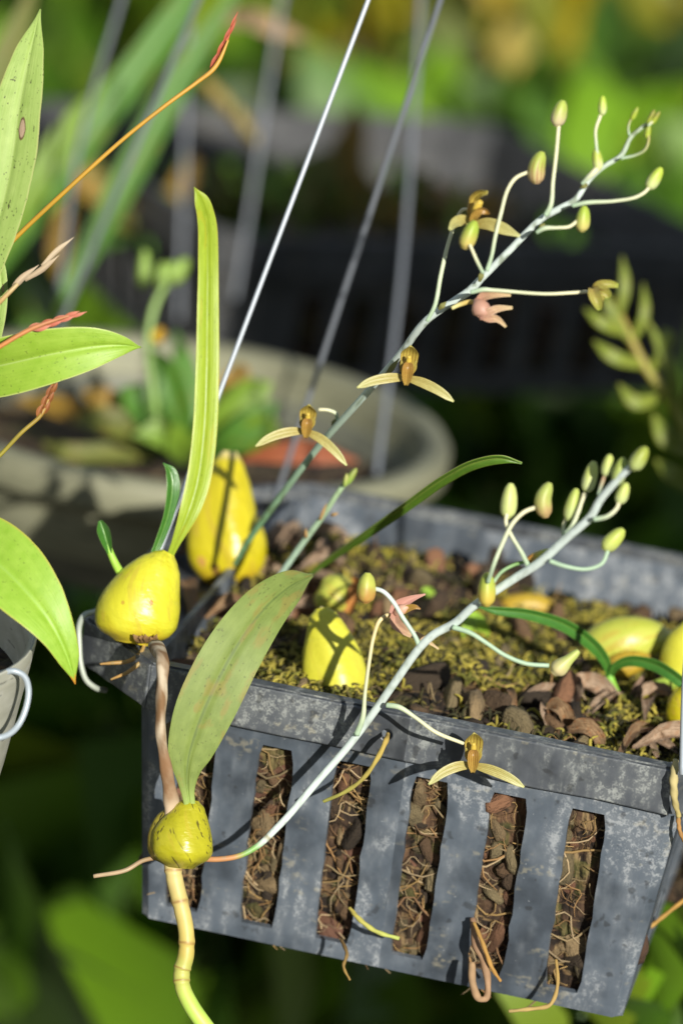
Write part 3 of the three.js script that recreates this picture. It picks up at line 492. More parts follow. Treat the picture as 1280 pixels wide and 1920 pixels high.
  budOn(t, [[846, 578, 0], [864, 570, 0], [882, 566, 1], [897, 569, 1]], [9, 11, 11, 10], null, null, 0, 1.115, { pedColor: stemColor(lin('#cfc98a'), lin('#d6b45a'), 0) });
  flower(t, [   // faded salmon flower
    ['sepal', petal([[893, 566, 1], [908, 555, 2], [928, 552, 3], [957, 553, 3]], [12, 22, 16, 8], 1.111, pinkMat, { fold: 0.6 })],
    ['sepal', petal([[895, 585, 2], [915, 596, 3], [932, 599, 3], [948, 613, 3]], [18, 20, 14, 6], 1.111, pinkMat, { fold: 0.6 })],
    ['sepal', petal([[898, 594, 3], [915, 586, 4], [932, 579, 4], [960, 577, 4]], [14, 18, 15, 7], 1.111, pinkMat, { fold: 0.5 })],
    ['hood', [sweep(A([[892, 562, 1], [899, 575, 2], [905, 590, 2], [904, 601, 2]], 1.111), [6, 17, 16, 5].map(w => w * PX(1.11)), { seg: 18, round: 16, ends: true }), std({ color: new THREE.Color('#b58a76'), roughness: 0.5 })]],
  ]);
  openFlower(t, [762, 712], [669, 727], [850, 753], [769, 652], 1.128);
  openFlower(t, [574, 812], [479, 837], [650, 873], [579, 762], 1.18, { s: 0.94 });
  budOn(t, [[632, 786, 0], [630, 776, 1], [615, 769, 2], [597, 768, 2]], [9, 9, 8, 8], null, null, 0, 1.186);
}
// ---------------------------------------------------------------- growth 3: bulb hanging in front of the basket
{
  const d = 1.146, t = thing('orchid_growth', 'dull yellow bulb hanging outside the basket with broad olive leaf and long spike', 'orchid', at(345, 1620, d));
  part('pseudobulb', bulb([[338, 1626], [341, 1590], [347, 1560], [355, 1526], [359, 1500]], [28, 48, 57, 58.5, 57, 53, 47, 39, 31, 25, 14], d, { flat: 0.9, noise: 0.06, ribs: 0.02, seed: 12 }), yellowC, t);
  part('dry_sheath', bulb([[322, 1614, -4], [312, 1585, -3], [316, 1550, -3], [338, 1518, -3]], [18, 34, 36, 30, 12], d, { flat: 0.8, noise: 0.12, seed: 4 }), bulbMat(bulbTex(17, [0.22, 0.18, 0.02], [0.32, 0.27, 0.03], { dirt: 1, tan: 0.6 }), 0.5), t);
  part('leaf', blade(A([[356, 1512, 2], [351, 1470, 4], [353, 1425, 6], [370, 1365, 8], [397, 1300, 9], [438, 1222, 8], [490, 1148, 2], [540, 1102, -8], [584, 1079, -22]], d), [21, 27, 48, 82, 102, 113, 115, 110, 98, 80, 54, 8].map(w => w / 2 * PX(d)), { seg: 60, across: 16, fold: 0.12, twist: [0.15, 0.2, 0.15, 0.0], rib: 1.5, ruffle: 0.04, wave: 0.02, thick: 0.0011, seed: 8 }), oliveLeaf, t);
  part('rhizome', stem([[292, 1212, -4], [304, 1240, 10], [303, 1300, 14], [302, 1370, 13], [312, 1440, 8], [320, 1500, 0], [322, 1545, -2]], [28, 24, 21, 19, 22, 28, 32], d, { round: 16, seg: 60, color: (q, a, p) => { const n = fbm(p.x * 350, p.y * 90, p.z * 350, 4); let k = mixc(lin('#7a5c3c'), lin('#c2b298'), step(0.35, 0.65, n)); k = mixc(k, lin('#8f6a4a'), 0.7 * step(0.55, 0.62, q) * step(0.9, 0.76, q)); return mixc(k, lin('#c4aa8e'), 0.8 * step(0.8, 0.9, q)); }, bump: (q, a) => 1 + 0.1 * Math.sin(a * 3 + q * 9) + 0.08 * Math.sin(q * 40) }), paintedDull, t);
  part('runner', stem([[323, 1612, 0], [328, 1650, 1], [340, 1700, 2], [349, 1745, 2], [349, 1790, 2], [341, 1822, 2], [343, 1852, 3], [360, 1888, 4], [386, 1925, 4], [410, 1955, 4]], [33, 32, 31, 30, 31, 32, 30, 31, 31, 30], d, { round: 18, seg: 110, color: (q, a, p) => { const n = fbm(p.x * 300, p.y * 300, p.z * 300, 3); let k = mixc(lin('#d0bd7f'), lin('#c9b565'), q * 3); k = mixc(k, lin('#b5b45c'), step(0.42, 0.5, q)); k = mixc(k, lin('#b9d95e'), step(0.6, 0.8, q)); for (const z of [0.06, 0.2, 0.385, 0.53, 0.62]) k = mixc(k, lin('#8a5a32'), 0.75 * Math.exp(-(((q - z + 0.004 * Math.sin(a)) / 0.006) ** 2))); return k.map(x => x * (0.86 + 0.28 * n)); }, bump: (q, a) => { let b = 1; for (const z of [0.06, 0.2, 0.385, 0.53, 0.62]) b += 0.08 * Math.exp(-(((q - z) / 0.012) ** 2)) - 0.06 * Math.exp(-(((q - z - 0.02) / 0.012) ** 2)); return b; } }), painted, t);
  part('root', stem([[318, 1606, -6], [270, 1613, -2], [235, 1632, 0], [176, 1643, 0]], [10, 9, 9, 8], d, { color: stemColor(lin('#8a6c48'), lin('#b39a7a'), 0.2), round: 7 }), painted, t);
  const path = [[372, 1610, 3], [410, 1611, 4], [450, 1604, 4], [487, 1583, 3], [515, 1556, 3], [540, 1530, 4], [600, 1459, 7], [650, 1402, 11], [700, 1336, 17], [742, 1276, 24], [785, 1216, 31], [812, 1190, 34], [852, 1168, 38], [888, 1136, 43], [960, 1087, 50], [1010, 1055, 56], [1060, 1010, 63], [1106, 969, 69], [1124, 938, 73], [1160, 896, 79], [1198, 862, 84]];
  const dz = (x) => { for (let i = 1; i < path.length; i++) if (path[i][0] >= x) { const f = (x - path[i - 1][0]) / (path[i][0] - path[i - 1][0]); return 1.155 - 0.001 * (path[i - 1][2] + (path[i][2] - path[i - 1][2]) * f); } return 1.155 - 0.085; };
  part('flower_stem', sweep(path.map(q => at(q[0], q[1], 1.155 - q[2] * 0.001)), [5.5, 5.5, 5.5, 6, 6.8, 7, 7.2, 7.5, 7.8, 7.8, 8, 8, 8, 7.8, 8, 8.4, 8, 7.6, 7.2, 6.6, 5.6].map(w => w * PX(1.12)), { seg: 170, round: 12, color: (q, a, p) => { const n = fbm(p.x * 500, p.y * 500, p.z * 500, 3); let k = mixc(lin('#c08a5c'), lin('#7fae58'), step(0.08, 0.12, q)); k = mixc(k, waxy, step(0.13, 0.17, q)); k = mixc(k, lin('#8a7a3e'), 0.8 * Math.exp(-(((q - 0.175) / 0.006) ** 2))); k = k.map(x => x * (0.85 + 0.3 * n)); return mixc(k, lin('#8f9a86'), 0.4 * step(0.64, 0.74, noise(p.x * 900, p.y * 900, p.z * 900))); } }), painted, t);
  // pedicels, flowers and buds along the spike
  let k = dz(690);
  budOn(t, [[668, 1378, 0], [680, 1345, 2], [684, 1300, 2], [692, 1240, 2], [700, 1195, 2], [712, 1163, 2], [737, 1148, 1]], [14, 12, 9, 9, 9, 10, 10], null, null, 0, k, { pedColor: stemColor(waxGreen, lin('#dfc88f'), 0.1) });
  flower(t, [   // faded pink flower
    ['hood', petal([[737, 1152, 2], [748, 1137, 3], [768, 1124, 4], [797, 1114, 5]], [20, 32, 18, 4], k, std({ color: new THREE.Color('#c29384'), roughness: 0.5 }), { fold: 0.6, cup: 0.3 })],
    ['sepal', petal([[738, 1150, 3], [742, 1168, 4], [762, 1184, 5], [790, 1195, 5], [822, 1217, 5]], [14, 26, 20, 14, 4], k, pinkMat, { fold: 0.6 })],
    ['lip', petal([[750, 1150, 4], [766, 1140, 6], [778, 1138, 7], [788, 1142, 7]], [12, 16, 11, 3], k, lipMat, { fold: 0.6 })],
    ['column', [sweep(A([[744, 1150, 3], [754, 1142, 5], [765, 1136, 6]], k), [8, 10, 4].map(w => w * PX(k)), { seg: 12, round: 12 }), std({ color: new THREE.Color('#d0a48c'), roughness: 0.5 })]],
  ]);
  k = dz(785);
  budOn(t, [[786, 1212, 0], [776, 1190, 1], [755, 1158, 1], [735, 1126, 1], [718, 1109, 1], [700, 1103, 0]], [12, 10, 10, 10, 10, 10], [684, 1130], [689, 1074], 36, k, { base: lin('#b98a48'), top: lin('#b5ba54'), pedTop: waxy });
  k = dz(740);
  budOn(t, [[724, 1322, 0], [748, 1326, 1], [778, 1345, 1], [815, 1372, 1], [868, 1394, -3]], [12, 12, 9, 9, 8], null, null, 0, k);
  openFlower(t, [886, 1438], [803, 1471], [982, 1476], [888, 1378], dz(740) + 0.004, { s: 1.02 });
  k = dz(860);
  budOn(t, [[848, 1176, 0], [880, 1186, 1], [912, 1206, 1], [945, 1228, 1], [985, 1244, 1], [1028, 1248, 0]], [12, 11, 10, 10, 10, 10], [1036, 1262], [1084, 1220], 32, k, { base: lin('#cdbf8c'), top: lin('#b7c26a'), pedTop: waxGreen, prof: [0.5, 0.95, 1.0, 0.85, 0.66, 0.55, 0.48, 0.3] });
  k = dz(905) - 0.004;
  budOn(t, [[900, 1130, 0], [909, 1120, 2]], [10, 12], [911, 1136], [913, 1074], 33, k, { base: lin('#cdb450'), top: lin('#a8b648') });
  budOn(t, [[914, 1092, -4], [926, 1056, 0], [940, 1022, 0], [960, 982, 0], [982, 960, 0], [1004, 951, 0]], [10, 10, 10, 10, 10, 10], [1022, 970], [1030, 905], 32, k - 0.008, { base: lin('#b59868'), top: lin('#adb860'), bend: -9 });
  k = dz(985);
  budOn(t, [[990, 1062, 0], [976, 1034, 2], [958, 1004, 2], [948, 980, 2], [950, 962, 2]], [12, 10, 9, 9, 10], [950, 972], [957, 906], 31, k, { base: lin('#c4cf86'), top: lin('#c6cf7c') });
  budOn(t, [[924, 1092, 0], [940, 1072, 1], [966, 1058, 1], [985, 1054, 1]], [8, 8, 8, 8], [985, 1056], [1038, 1032], 24, k + 0.004, { base: lin('#c07a3a'), top: lin('#b5c04c'), pedTop: stemGreen });
  k = dz(1060);
  budOn(t, [[1060, 1002, 0], [1073, 984, 1], [1085, 955, 1], [1096, 925, 1]], [12, 11, 10, 11], [1098, 922], [1113, 865], 27, k, { base: lin('#c9d29a'), top: lin('#c2cc70') });
  budOn(t, [[1056, 1004, -2], [1056, 985, -2], [1062, 968, -2]], [9, 9, 9], [1064, 976], [1080, 916], 26, k + 0.003, { base: lin('#bcc985'), top: lin('#b3c060') });
  k = dz(1124);
  budOn(t, [[1122, 928, 0], [1127, 908, 0], [1134, 888, 0]], [10, 9, 9], [1133, 892], [1143, 852], 22, k, { base: lin('#c5cf90'), top: lin('#bcc76a'), pedTop: lin('#a88a68') });
  budOn(t, [[1150, 908, 0], [1156, 898, 1]], [9, 10], [1154, 908], [1168, 858], 26, k - 0.004, { base: lin('#b5c37c'), top: lin('#a5b555') });
  budOn(t, [[1112, 974, 0], [1138, 968, 1], [1156, 952, 1], [1160, 938, 1]], [11, 10, 9, 9], [1159, 944], [1174, 905], 24, k, { base: lin('#c5cf90'), top: lin('#bcc76a') });
  k = dz(1040);
  budOn(t, [[1030, 1052, 0], [1060, 1062, 1], [1100, 1067, 1], [1128, 1056, 1], [1139, 1032, 1]], [11, 10, 9, 9, 10], [1131, 1030], [1168, 992], 31, k, { base: lin('#c3ce74'), top: lin('#b9c65c'), pedTop: waxGreen });
  budOn(t, null, null, [1184, 880], [1211, 838], 30, 1.071, { base: lin('#aebb74'), top: lin('#9aa545') });
}
// ---------------------------------------------------------------- other growths in the basket
{
  const p = onY(628, 1306, -0.014), d = depthOf(p), t = thing('orchid_growth', 'pale yellow wedge-shaped bulb standing just inside the front rim', 'orchid', p);
  part('pseudobulb', bulb([[630, 1312], [624, 1260], [616, 1205], [608, 1165], [603, 1140]], [58, 63, 62, 57, 51, 44, 37, 30, 24, 12], d, { flat: 0.8, ribs: 0.03, noise: 0.04, seed: 21 }), yellowD, t);
  part('bulb_scar', sweep(A([[604, 1146, 0], [602, 1137, 0]], d), [9, 3].map(w => w * PX(d)), { seg: 4, round: 8 }), std({ color: new THREE.Color('#a9a06a'), roughness: 0.8 }), t);
}
{
  const p = onY(632, 1150, -0.008), d = depthOf(p) - 0.01, t = thing('orchid_growth', 'small round greenish bulb with a short spike and narrow arching leaf, mid basket', 'orchid', p);
  part('pseudobulb', bulb([[636, 1156], [630, 1125], [622, 1098], [612, 1082]], [22, 38, 41, 36, 26, 10], d, { noise: 0.06, seed: 30 }), yellowG, t);
  part('dry_sheath', blade(A([[655, 1150, 4], [668, 1120, 6], [672, 1095, 5], [662, 1082, 3]], d), [18, 30, 24, 6].map(w => w / 2 * PX(d)), { fold: 0.6, cup: 0.4, twist: -0.5 }), std({ color: new THREE.Color('#b5793a'), roughness: 0.7 }), t);
  part('leaf', blade(A([[568, 1086, 10], [610, 1052, 20], [690, 996, 45], [760, 946, 62], [830, 896, 78], [890, 866, 88], [940, 858, 92], [978, 868, 92]], d), [8, 17, 24, 27, 27, 26, 22, 4].map(w => w / 2 * PX(d)), { seg: 50, fold: 0.5, twist: [0.9, 0.8, 0.75, 0.7], rib: 1.4, thick: 0.001 }), narrowLeaf, t);
  const sp = part('flower_stem', stem([[516, 1092, 20], [538, 1060, 24], [572, 1012, 30], [605, 968, 36], [632, 926, 41], [650, 902, 43]], [11, 12, 12, 11, 10, 9], d, { seg: 44, color: stemColor(lin('#a9c2b4'), lin('#9fb98f'), 0.3) }), painted, t);
  part('bud', budGeo([648, 908], [668, 878], 14, d - 0.043, { base: lin('#8fae4c'), top: lin('#8f9a4a') }), painted, t);
  part('bud', budGeo([646, 912], [650, 888], 10, d - 0.045, { base: lin('#9fb85c'), top: lin('#a5a85a') }), painted, t);
  for (const [x, y, a, b, z] of [[574, 1008, 573, 990, 32], [622, 966, 634, 962, 39], [600, 974, 612, 944, 38]]) part('bract', sweep([at(x, y, d - z * 0.001), at((x + a) / 2, (y + b) / 2, d - z * 0.001 - 0.001), at(a, b, d - z * 0.001 - 0.001)], [3, 3.5, 0.8].map(w => w * PX(d)), { seg: 6, round: 6 }), std({ color: new THREE.Color('#a08050'), roughness: 0.8 }), t);
}
{
  const p = onY(1180, 1262, -0.012), d = depthOf(p) - 0.004, t = thing('orchid_growth', 'plump yellow bulb lying on its side against the back of the basket', 'orchid', p);
  part('pseudobulb', bulb([[1094, 1228, -4], [1140, 1210, 0], [1200, 1198, 0], [1256, 1194, -6]], [16, 38, 46, 47, 42, 30, 12], d, { noise: 0.06, seed: 40 }), yellowG, t);
  part('pseudobulb', bulb([[1136, 1258, 6], [1175, 1244, 7], [1218, 1232, 4]], [14, 24, 25, 20, 8], d, { noise: 0.06, seed: 44 }), orangeB, t);
}
{
  const p = onY(1290, 1300, -0.014), d = depthOf(p) - 0.012, t = thing('orchid_growth', 'bright yellow bulb cut by the right picture edge, the upper of two', 'orchid', p);
  part('pseudobulb', bulb([[1282, 1296], [1284, 1250], [1286, 1205], [1290, 1166]], [28, 45, 47, 42, 32, 10], d, { noise: 0.05, seed: 50 }), yellowD, t);
}
{
  const p = onY(1296, 1385, -0.014), d = depthOf(p) - 0.005, t = thing('orchid_growth', 'bright yellow bulb behind the right-hand wire, the lower of two', 'orchid', p);
  part('pseudobulb', bulb([[1300, 1384], [1296, 1345], [1294, 1310], [1296, 1280]], [26, 44, 45, 36, 10], d, { noise: 0.05, seed: 54 }), yellowB, t);
}
{
  const p = onY(985, 1168, -0.014), d = depthOf(p) + 0.004, t = single('withered_bulb', bulb([[925, 1152], [960, 1138], [1000, 1136], [1044, 1142]], [10, 22, 25, 22, 9], d, { noise: 0.1, seed: 60 }), orangeB, 'small orange withered bulb lying behind the moss, below the back wall', 'bulb', p);
}
{
  const p = onY(1160, 1330, -0.016), d = depthOf(p) - 0.006, t = thing('young_shoot', 'young green shoot with two narrow arching leaves in a papery brown sheath', 'shoot', p);
  part('stem', stem([[1172, 1350, 0], [1158, 1310, 2], [1144, 1275, 4], [1139, 1252, 4]], [18, 18, 17, 14], d, { color: stemColor(lin('#8a9a4a'), lin('#7fbf3a'), 0.1) }), painted, t);
  part('leaf', blade(A([[1142, 1270, 4], [1134, 1240, 8], [1108, 1206, 14], [1060, 1172, 20], [990, 1150, 26], [930, 1143, 30], [894, 1137, 32]], d), [12, 20, 27, 28, 25, 19, 4].map(w => w / 2 * PX(d)), { seg: 40, fold: 0.4, twist: [0.2, -0.3, -0.5, -0.6], rib: 1 }), darkLeaf, t);
  part('leaf', blade(A([[1141, 1272, 4], [1152, 1250, 8], [1180, 1238, 12], [1225, 1245, 16], [1262, 1266, 20], [1310, 1305, 22]], d), [10, 17, 23, 26, 26, 22].map(w => w / 2 * PX(d)), { seg: 36, fold: 0.4, twist: [0.1, 0.4, 0.5], rib: 1 }), darkLeaf, t);
  const paper = std({ map: leafTex(33, [0.20, 0.12, 0.075], [0.34, 0.23, 0.16], { rib: [0.12, 0.07, 0.04], ribK: 0.3, spots: 0.6 }), roughness: 0.8, transmission: 0.2, thickness: 0 });
  for (const [l, w] of [[[[1166, 1368, 2], [1150, 1340, 6], [1140, 1312, 7], [1136, 1292, 6]], [20, 36, 32, 6]], [[[1172, 1368, 0], [1182, 1335, 5], [1190, 1300, 6], [1206, 1262, 4]], [18, 34, 24, 4]], [[[1168, 1370, 6], [1168, 1345, 9], [1160, 1318, 9]], [24, 34, 8]]]) part('sheath', blade(A(l, d), w.map(q => q / 2 * PX(d)), { seg: 18, fold: 0.6, cup: 0.4, ruffle: 0.2 }), paper, t);
  const p2 = onY(1225, 1310, -0.012), d2 = depthOf(p2) - 0.004;
  single('green_shoot', stem([[1188, 1316, 4], [1215, 1300, 4], [1250, 1282, 1], [1290, 1268, -6]], [30, 34, 30, 24], d2, { round: 16, color: stemColor(lin('#b5cc50'), lin('#8fa83e'), 0.05) }), painted, 'short thick light green shoot lying between the bulbs at right', 'shoot', p2);
}
// small fern-like leaflets in the moss
for (const [x, y, w, h, lab] of [[806, 1120, 30, 40, 'round pale green seedling leaf by the back of the moss'], [893, 1180, 52, 70, 'larger pale green seedling leaf in the middle of the moss']]) {
  const p = onY(x, y + h * 0.6, -0.014), d = depthOf(p) - 0.004;
  const o = thing('seedling', lab, 'seedling', p);
  part('leaf', blade(A([[x + 2, y + h * 0.45, 0], [x - 2, y + h * 0.1, 5], [x - 4, y - h * 0.25, 6], [x, y - h * 0.5, 4]], d), [w * 0.3, w, w * 0.85, 6].map(q => q / 2 * PX(d)), { seg: 16, fold: 0.2, cup: 0.2 }), freshTip, o);
  part('stem', stem([[x + 2, y + h * 0.8, 0], [x + 2, y + h * 0.4, 0]], [6, 6], d, { color: stemColor(stemGreen, stemGreen, 0) }), painted, o);
}
// dry litter on the mix: curled bits of leaf and old sheath, old bulbs
{
  const litterTex = leafTex(41, [0.22, 0.12, 0.055], [0.42, 0.28, 0.15], { rib: [0.1, 0.05, 0.02], ribK: 0.4, rust: [0.4, 0.16, 0.05], rustK: 0.5, spots: 0.6 });
  const litterMat = std({ map: litterTex, roughness: 0.85, bumpMap: leafBump, bumpScale: 0.0008 });
  const L = [
    [[[1022, 1346], [1045, 1352], [1062, 1372], [1064, 1400]], 34, 'curled orange-brown dry leaf scrap on the mix near the front rim'],
    [[[1064, 1370], [1100, 1392], [1130, 1414]], 34, 'grey-brown dry root stub beside the curled leaf scrap'],
    [[[1158, 1416], [1190, 1392], [1225, 1378], [1262, 1372]], 30, 'long dry brown leaf strip near the right end of the front rim'],
    [[[1200, 1330], [1225, 1345], [1240, 1375]], 52, 'broad papery brown scrap below the light green shoot'],
    [[[700, 1042], [710, 1060], [716, 1095]], 24, 'pinkish dry stub upright in the mix behind the short spike'],
    [[[612, 1040], [650, 1062], [690, 1088]], 22, 'dry brown strip lying by the narrow arching leaf'],
    [[[520, 1150], [555, 1136], [595, 1128]], 26, 'pale dry strip between the broad olive leaf and small bulb'],
    [[[385, 1160], [420, 1152], [470, 1140]], 26, 'pale dry strip behind the broad olive leaf'],
    [[[335, 1040], [362, 1046], [372, 1085]], 30, 'orange-brown dry sheath between the two big yellow bulbs'],
    [[[345, 1090], [352, 1130], [360, 1180]], 34, 'grey papery sheath standing beside the heart-shaped bulb'],
    [[[1075, 1230], [1100, 1236], [1122, 1262]], 16, 'thin arched pinkish dry stem beside the young shoot'],
    [[[540, 1030], [580, 1050], [612, 1082]], 18, 'dry brown strip at the foot of the short spike'],
    [[[930, 1300], [955, 1326], [965, 1356]], 16, 'narrow dry brown strip lying in the moss'],
  ];
  L.forEach(([q, w, lab], i) => {
    const P = q.map(([x, y], k) => onY(x, y, -0.011 + 0.003 * Math.sin(k * 1.8 + i))), d = depthOf(P[1]);
    single('dry_leaf_scrap', blade(P.map((p, k) => p.add(V(0, k === 1 ? 0.004 : 0, 0))), [w * 0.35, w, w * 0.9, w * 0.2].map(v => v / 2 * PX(d)), { seg: 20, fold: 0.5, cup: 0.5, ruffle: 0.5, wave: 0.4, seed: i, normal: V(0.2, 0.6, 0.8).normalize() }), litterMat, lab, 'dry leaf', P[1].clone(), 'dry scraps on the mix');
  });
}
{ // smaller scraps of sheath among the bulbs
  const r = rng(91), mat = std({ map: leafTex(43, [0.3, 0.2, 0.12], [0.5, 0.37, 0.26], { rib: [0.16, 0.1, 0.06], ribK: 0.4, rust: [0.34, 0.17, 0.08], rustK: 0.5, spots: 0.5 }), roughness: 0.85, bumpMap: leafBump, bumpScale: 0.0008 });
  for (let i = 0; i < 34; i++) {
    const left = i < 22, x = left ? 350 + 260 * r() : 1010 + 240 * r(), y = left ? 1010 + 200 * r() : 1300 + 110 * r(), p = onY(x, y, -0.012); if (Math.abs(p.x) > 0.078 || p.z > 0.095) continue;
    p.y = moundY(p.x, p.z) + 0.003; const a = r() * 6.3, L = 0.006 + 0.009 * r(), w = 0.0015 + 0.0022 * r(), d = V(Math.cos(a) * L, 0.002 * r(), Math.sin(a) * L);
    single('sheath_scrap', blade([p.clone().sub(d), p.clone().add(V(0, 0.003 * r() + 0.001, 0)), p.clone().add(d)], [w * 0.5, w, w * 0.8, w * 0.2], { seg: 14, across: 8, fold: 0.5, cup: 0.7, ruffle: 0.7, wave: 0.5, seed: i, normal: V((r() - 0.5), 0.8, 0.7).normalize() }), mat, left ? 'small tan scrap of papery sheath on the mix by the bulbs at left' : 'small tan scrap of papery sheath on the mix near the young shoot', 'dry sheath', p, left ? 'papery scraps at left' : 'papery scraps at right');
  }
}
// roots that hang out of the basket
for (const [l, w, d, c1, c2, lab] of [
  [[[727, 1376, -2], [722, 1392, 4], [706, 1424, 5], [680, 1460, 3], [648, 1484, 1], [606, 1503, -1]], [8, 10, 9, 8, 8, 6], 1.147, '#b99a4e', '#8f8f42', 'thin tan root hanging from the hole in the front rim'],
  [[[655, 1702, 0], [672, 1722, 3], [704, 1746, 3], [748, 1760, 3]], [7, 9, 9, 7], 1.172, '#b5a24c', '#a9b45c', 'short yellow-green rootlet stuck to the basket below the third slot'],
  [[[886, 1722, 2], [892, 1770, 5], [905, 1800, 7], [914, 1842, 9], [910, 1872, 9], [897, 1872, 9], [886, 1845, 8], [884, 1805, 6]], [12, 16, 14, 13, 12, 13, 15, 12], 1.172, '#8f6f55', '#a98a66', 'thick brown root looping below the bottom edge of the basket'],
  [[[888, 1730, 4], [905, 1770, 8], [922, 1815, 8], [938, 1840, 7]], [7, 8, 8, 5], 1.17, '#b08a48', '#a87c3c', 'thin tan root beside the thick looping root'],
  [[[1042, 1800, 2], [1044, 1850, 8], [1030, 1884, 10], [990, 1892, 10], [953, 1896, 10]], [6, 7, 8, 8, 6], 1.17, '#b08f50', '#a8925a', 'long thin root curling under the basket bottom at right'],
  [[[1266, 1425, 1], [1262, 1460, 4], [1264, 1500, 4], [1272, 1532, 2]], [12, 16, 13, 9], 1.138, '#b5a878', '#a8985e', 'strip of pale dried root over the right corner of the rim'],
  [[[1270, 1530, -3], [1274, 1560, -3], [1290, 1590, -3]], [9, 8, 8], 1.14, '#a87f48', '#8f6a3c', 'short brown root just below the right corner of the rim'],
  [[[1185, 1742, -5], [1215, 1738, -10], [1250, 1712, -14], [1300, 1672, -18]], [9, 9, 8, 8], 1.19, '#b5904e', '#a8803c', 'tan root reaching out to the right from behind the basket'],
  [[[640, 1762, 1], [650, 1790, 6], [644, 1812, 7], [656, 1838, 7]], [7, 7, 6, 4], 1.172, '#6b5430', '#8a7038', 'small dark rootlet dangling under the third slot'],
]) single('dry_root', stem(l, w, d, { round: 8, color: (q, a, p) => { const n = fbm(p.x * 400, p.y * 400, p.z * 400, 3); return mixc(lin(c1), lin(c2), q).map(x => x * (0.7 + 0.6 * n)); }, bump: (q, a) => 1 + 0.12 * Math.sin(q * 31 + a * 2) }), paintedDull, lab, 'root', at(l[0][0], l[0][1], d), 'loose roots of the basket');

// ---------------------------------------------------------------- wires
const steel = std({ color: new THREE.Color(0.5, 0.55, 0.6), roughness: 0.4, metalness: 0.25 });
const dullWire = std({ color: new THREE.Color(0.2, 0.22, 0.25), roughness: 0.5, metalness: 0.1 });
function wire(pts, r, mat, lab, group) { return single('hanging_wire', sweep(pts, [r, r], { seg: Math.max(8, pts.length * 8), round: 8 }), mat, lab, 'wire', pts[0].clone(), group); }
const G = 'wires that carry the baskets';
const HOOK = V(0.012, 0.47, 0.0);
{
  const c = [V(-0.0965, -0.004, 0.0955), V(-0.0965, -0.004, -0.0955), V(0.0965, -0.004, 0.0955)];
  const a0 = at(250, 1165, 1.205), a1 = at(690, 0, 1.192); const e = a1.clone().sub(a0); wire([a0, a0.clone().addScaledVector(e, 0.5), a0.clone().addScaledVector(e, 1.35)], 0.00075, steel, 'bright thin steel wire rising behind the tall leaf to the top', G);
  const b0 = at(500, 985, 1.36), b1 = at(825, 0, 1.27); const f = b1.clone().sub(b0); wire([b0, b0.clone().addScaledVector(f, 0.5), b0.clone().addScaledVector(f, 1.25)], 0.0009, dullWire, 'soft grey wire right of the bright one, from the back of the basket', G);
  wire([at(1279, 1452, 1.131), at(1283, 1300, 1.13), at(1306, 900, 1.126), at(1320, -100, 1.12)], 0.0011, steel, 'wire at the right picture edge rising from the basket corner', G);
  single('wire_clip', sweep(A([[196, 1146, -14], [176, 1148, -6], [157, 1155, -1], [149, 1174, 2], [149, 1205, 3], [152, 1245, 3], [162, 1275, 2], [180, 1290, 0], [198, 1294, -6]], 1.19), [5.5, 5.5].map(w => w * PX(1.19)), { seg: 60, round: 10 }), std({ color: new THREE.Color('#b4bcae'), roughness: 0.5, metalness: 0.2 }), 'pale bent wire clip hooked round the left corner of the grey basket', 'wire clip', at(149, 1205, 1.187));
}
// ---------------------------------------------------------------- plant at the left edge: four leaves of one clump
{
  const d = 1.13, t = thing('broad_leaved_plant', 'bright green broad-leaved plant reaching in from the left picture edge', 'plant', at(-60, 900, d));
  part('leaf', blade(A([[-46, 610, -4], [-30, 500, 0], [0, 400, 3], [22, 300, 4], [36, 200, 3], [54, 110, 0], [76, 18, -5]], d), [20, 64, 84, 92, 90, 76, 48, 3].map(w => w / 2 * PX(d) * 1.12), { seg: 60, across: 16, fold: 0.25, twist: [-0.1, -0.15, -0.2, 0.1], wave: 0.18, ruffle: 0.06, rib: 1.2, seed: 2, thick: 0.0009 }), freshDull, t);
  part('leaf', blade(A([[-24, 720, -2], [-16, 650, 0], [-2, 590, 2], [3, 540, 2], [-2, 495, 2], [-14, 440, 0]], d + 0.008), [26, 34, 30, 26, 24, 4].map(w => w / 2 * PX(d)), { seg: 30, fold: 0.3, rib: 0.8, seed: 4 }), freshDull, t);
  part('leaf', blade(A([[-120, 722, -16], [-60, 700, -8], [20, 682, 0], [100, 664, 4], [180, 650, 4], [232, 648, 2], [264, 651, -1]], d), [70, 104, 116, 112, 96, 66, 30, 3].map(w => w / 2 * PX(d)), { seg: 60, across: 16, fold: 0.22, twist: [0.35, 0.25, 0.15], ruffle: 0.05, wave: 0.03, rib: 1.6, seed: 6, thick: 0.0009 }), fresh, t);
  part('leaf', blade(A([[-130, 1000, -12], [-60, 1020, -5], [0, 1060, 2], [52, 1112, 6], [95, 1168, 7], [124, 1225, 5], [141, 1282, 1]], d - 0.006), [90, 130, 148, 138, 112, 76, 44, 3].map(w => w / 2 * PX(d)), { seg: 60, across: 16, fold: 0.25, twist: [-0.3, -0.35, -0.4], ruffle: 0.05, wave: 0.10, rib: 1.4, seed: 9, thick: 0.0009 }), freshTip, t);
  part('stem', stem([[-60, 1200, -6], [-62, 1000, -6], [-50, 800, -8], [-40, 600, -8]], [34, 32, 28, 20], d, { color: stemColor(stemGreen, lin('#8fae4a'), 0.1) }), painted, t);
}
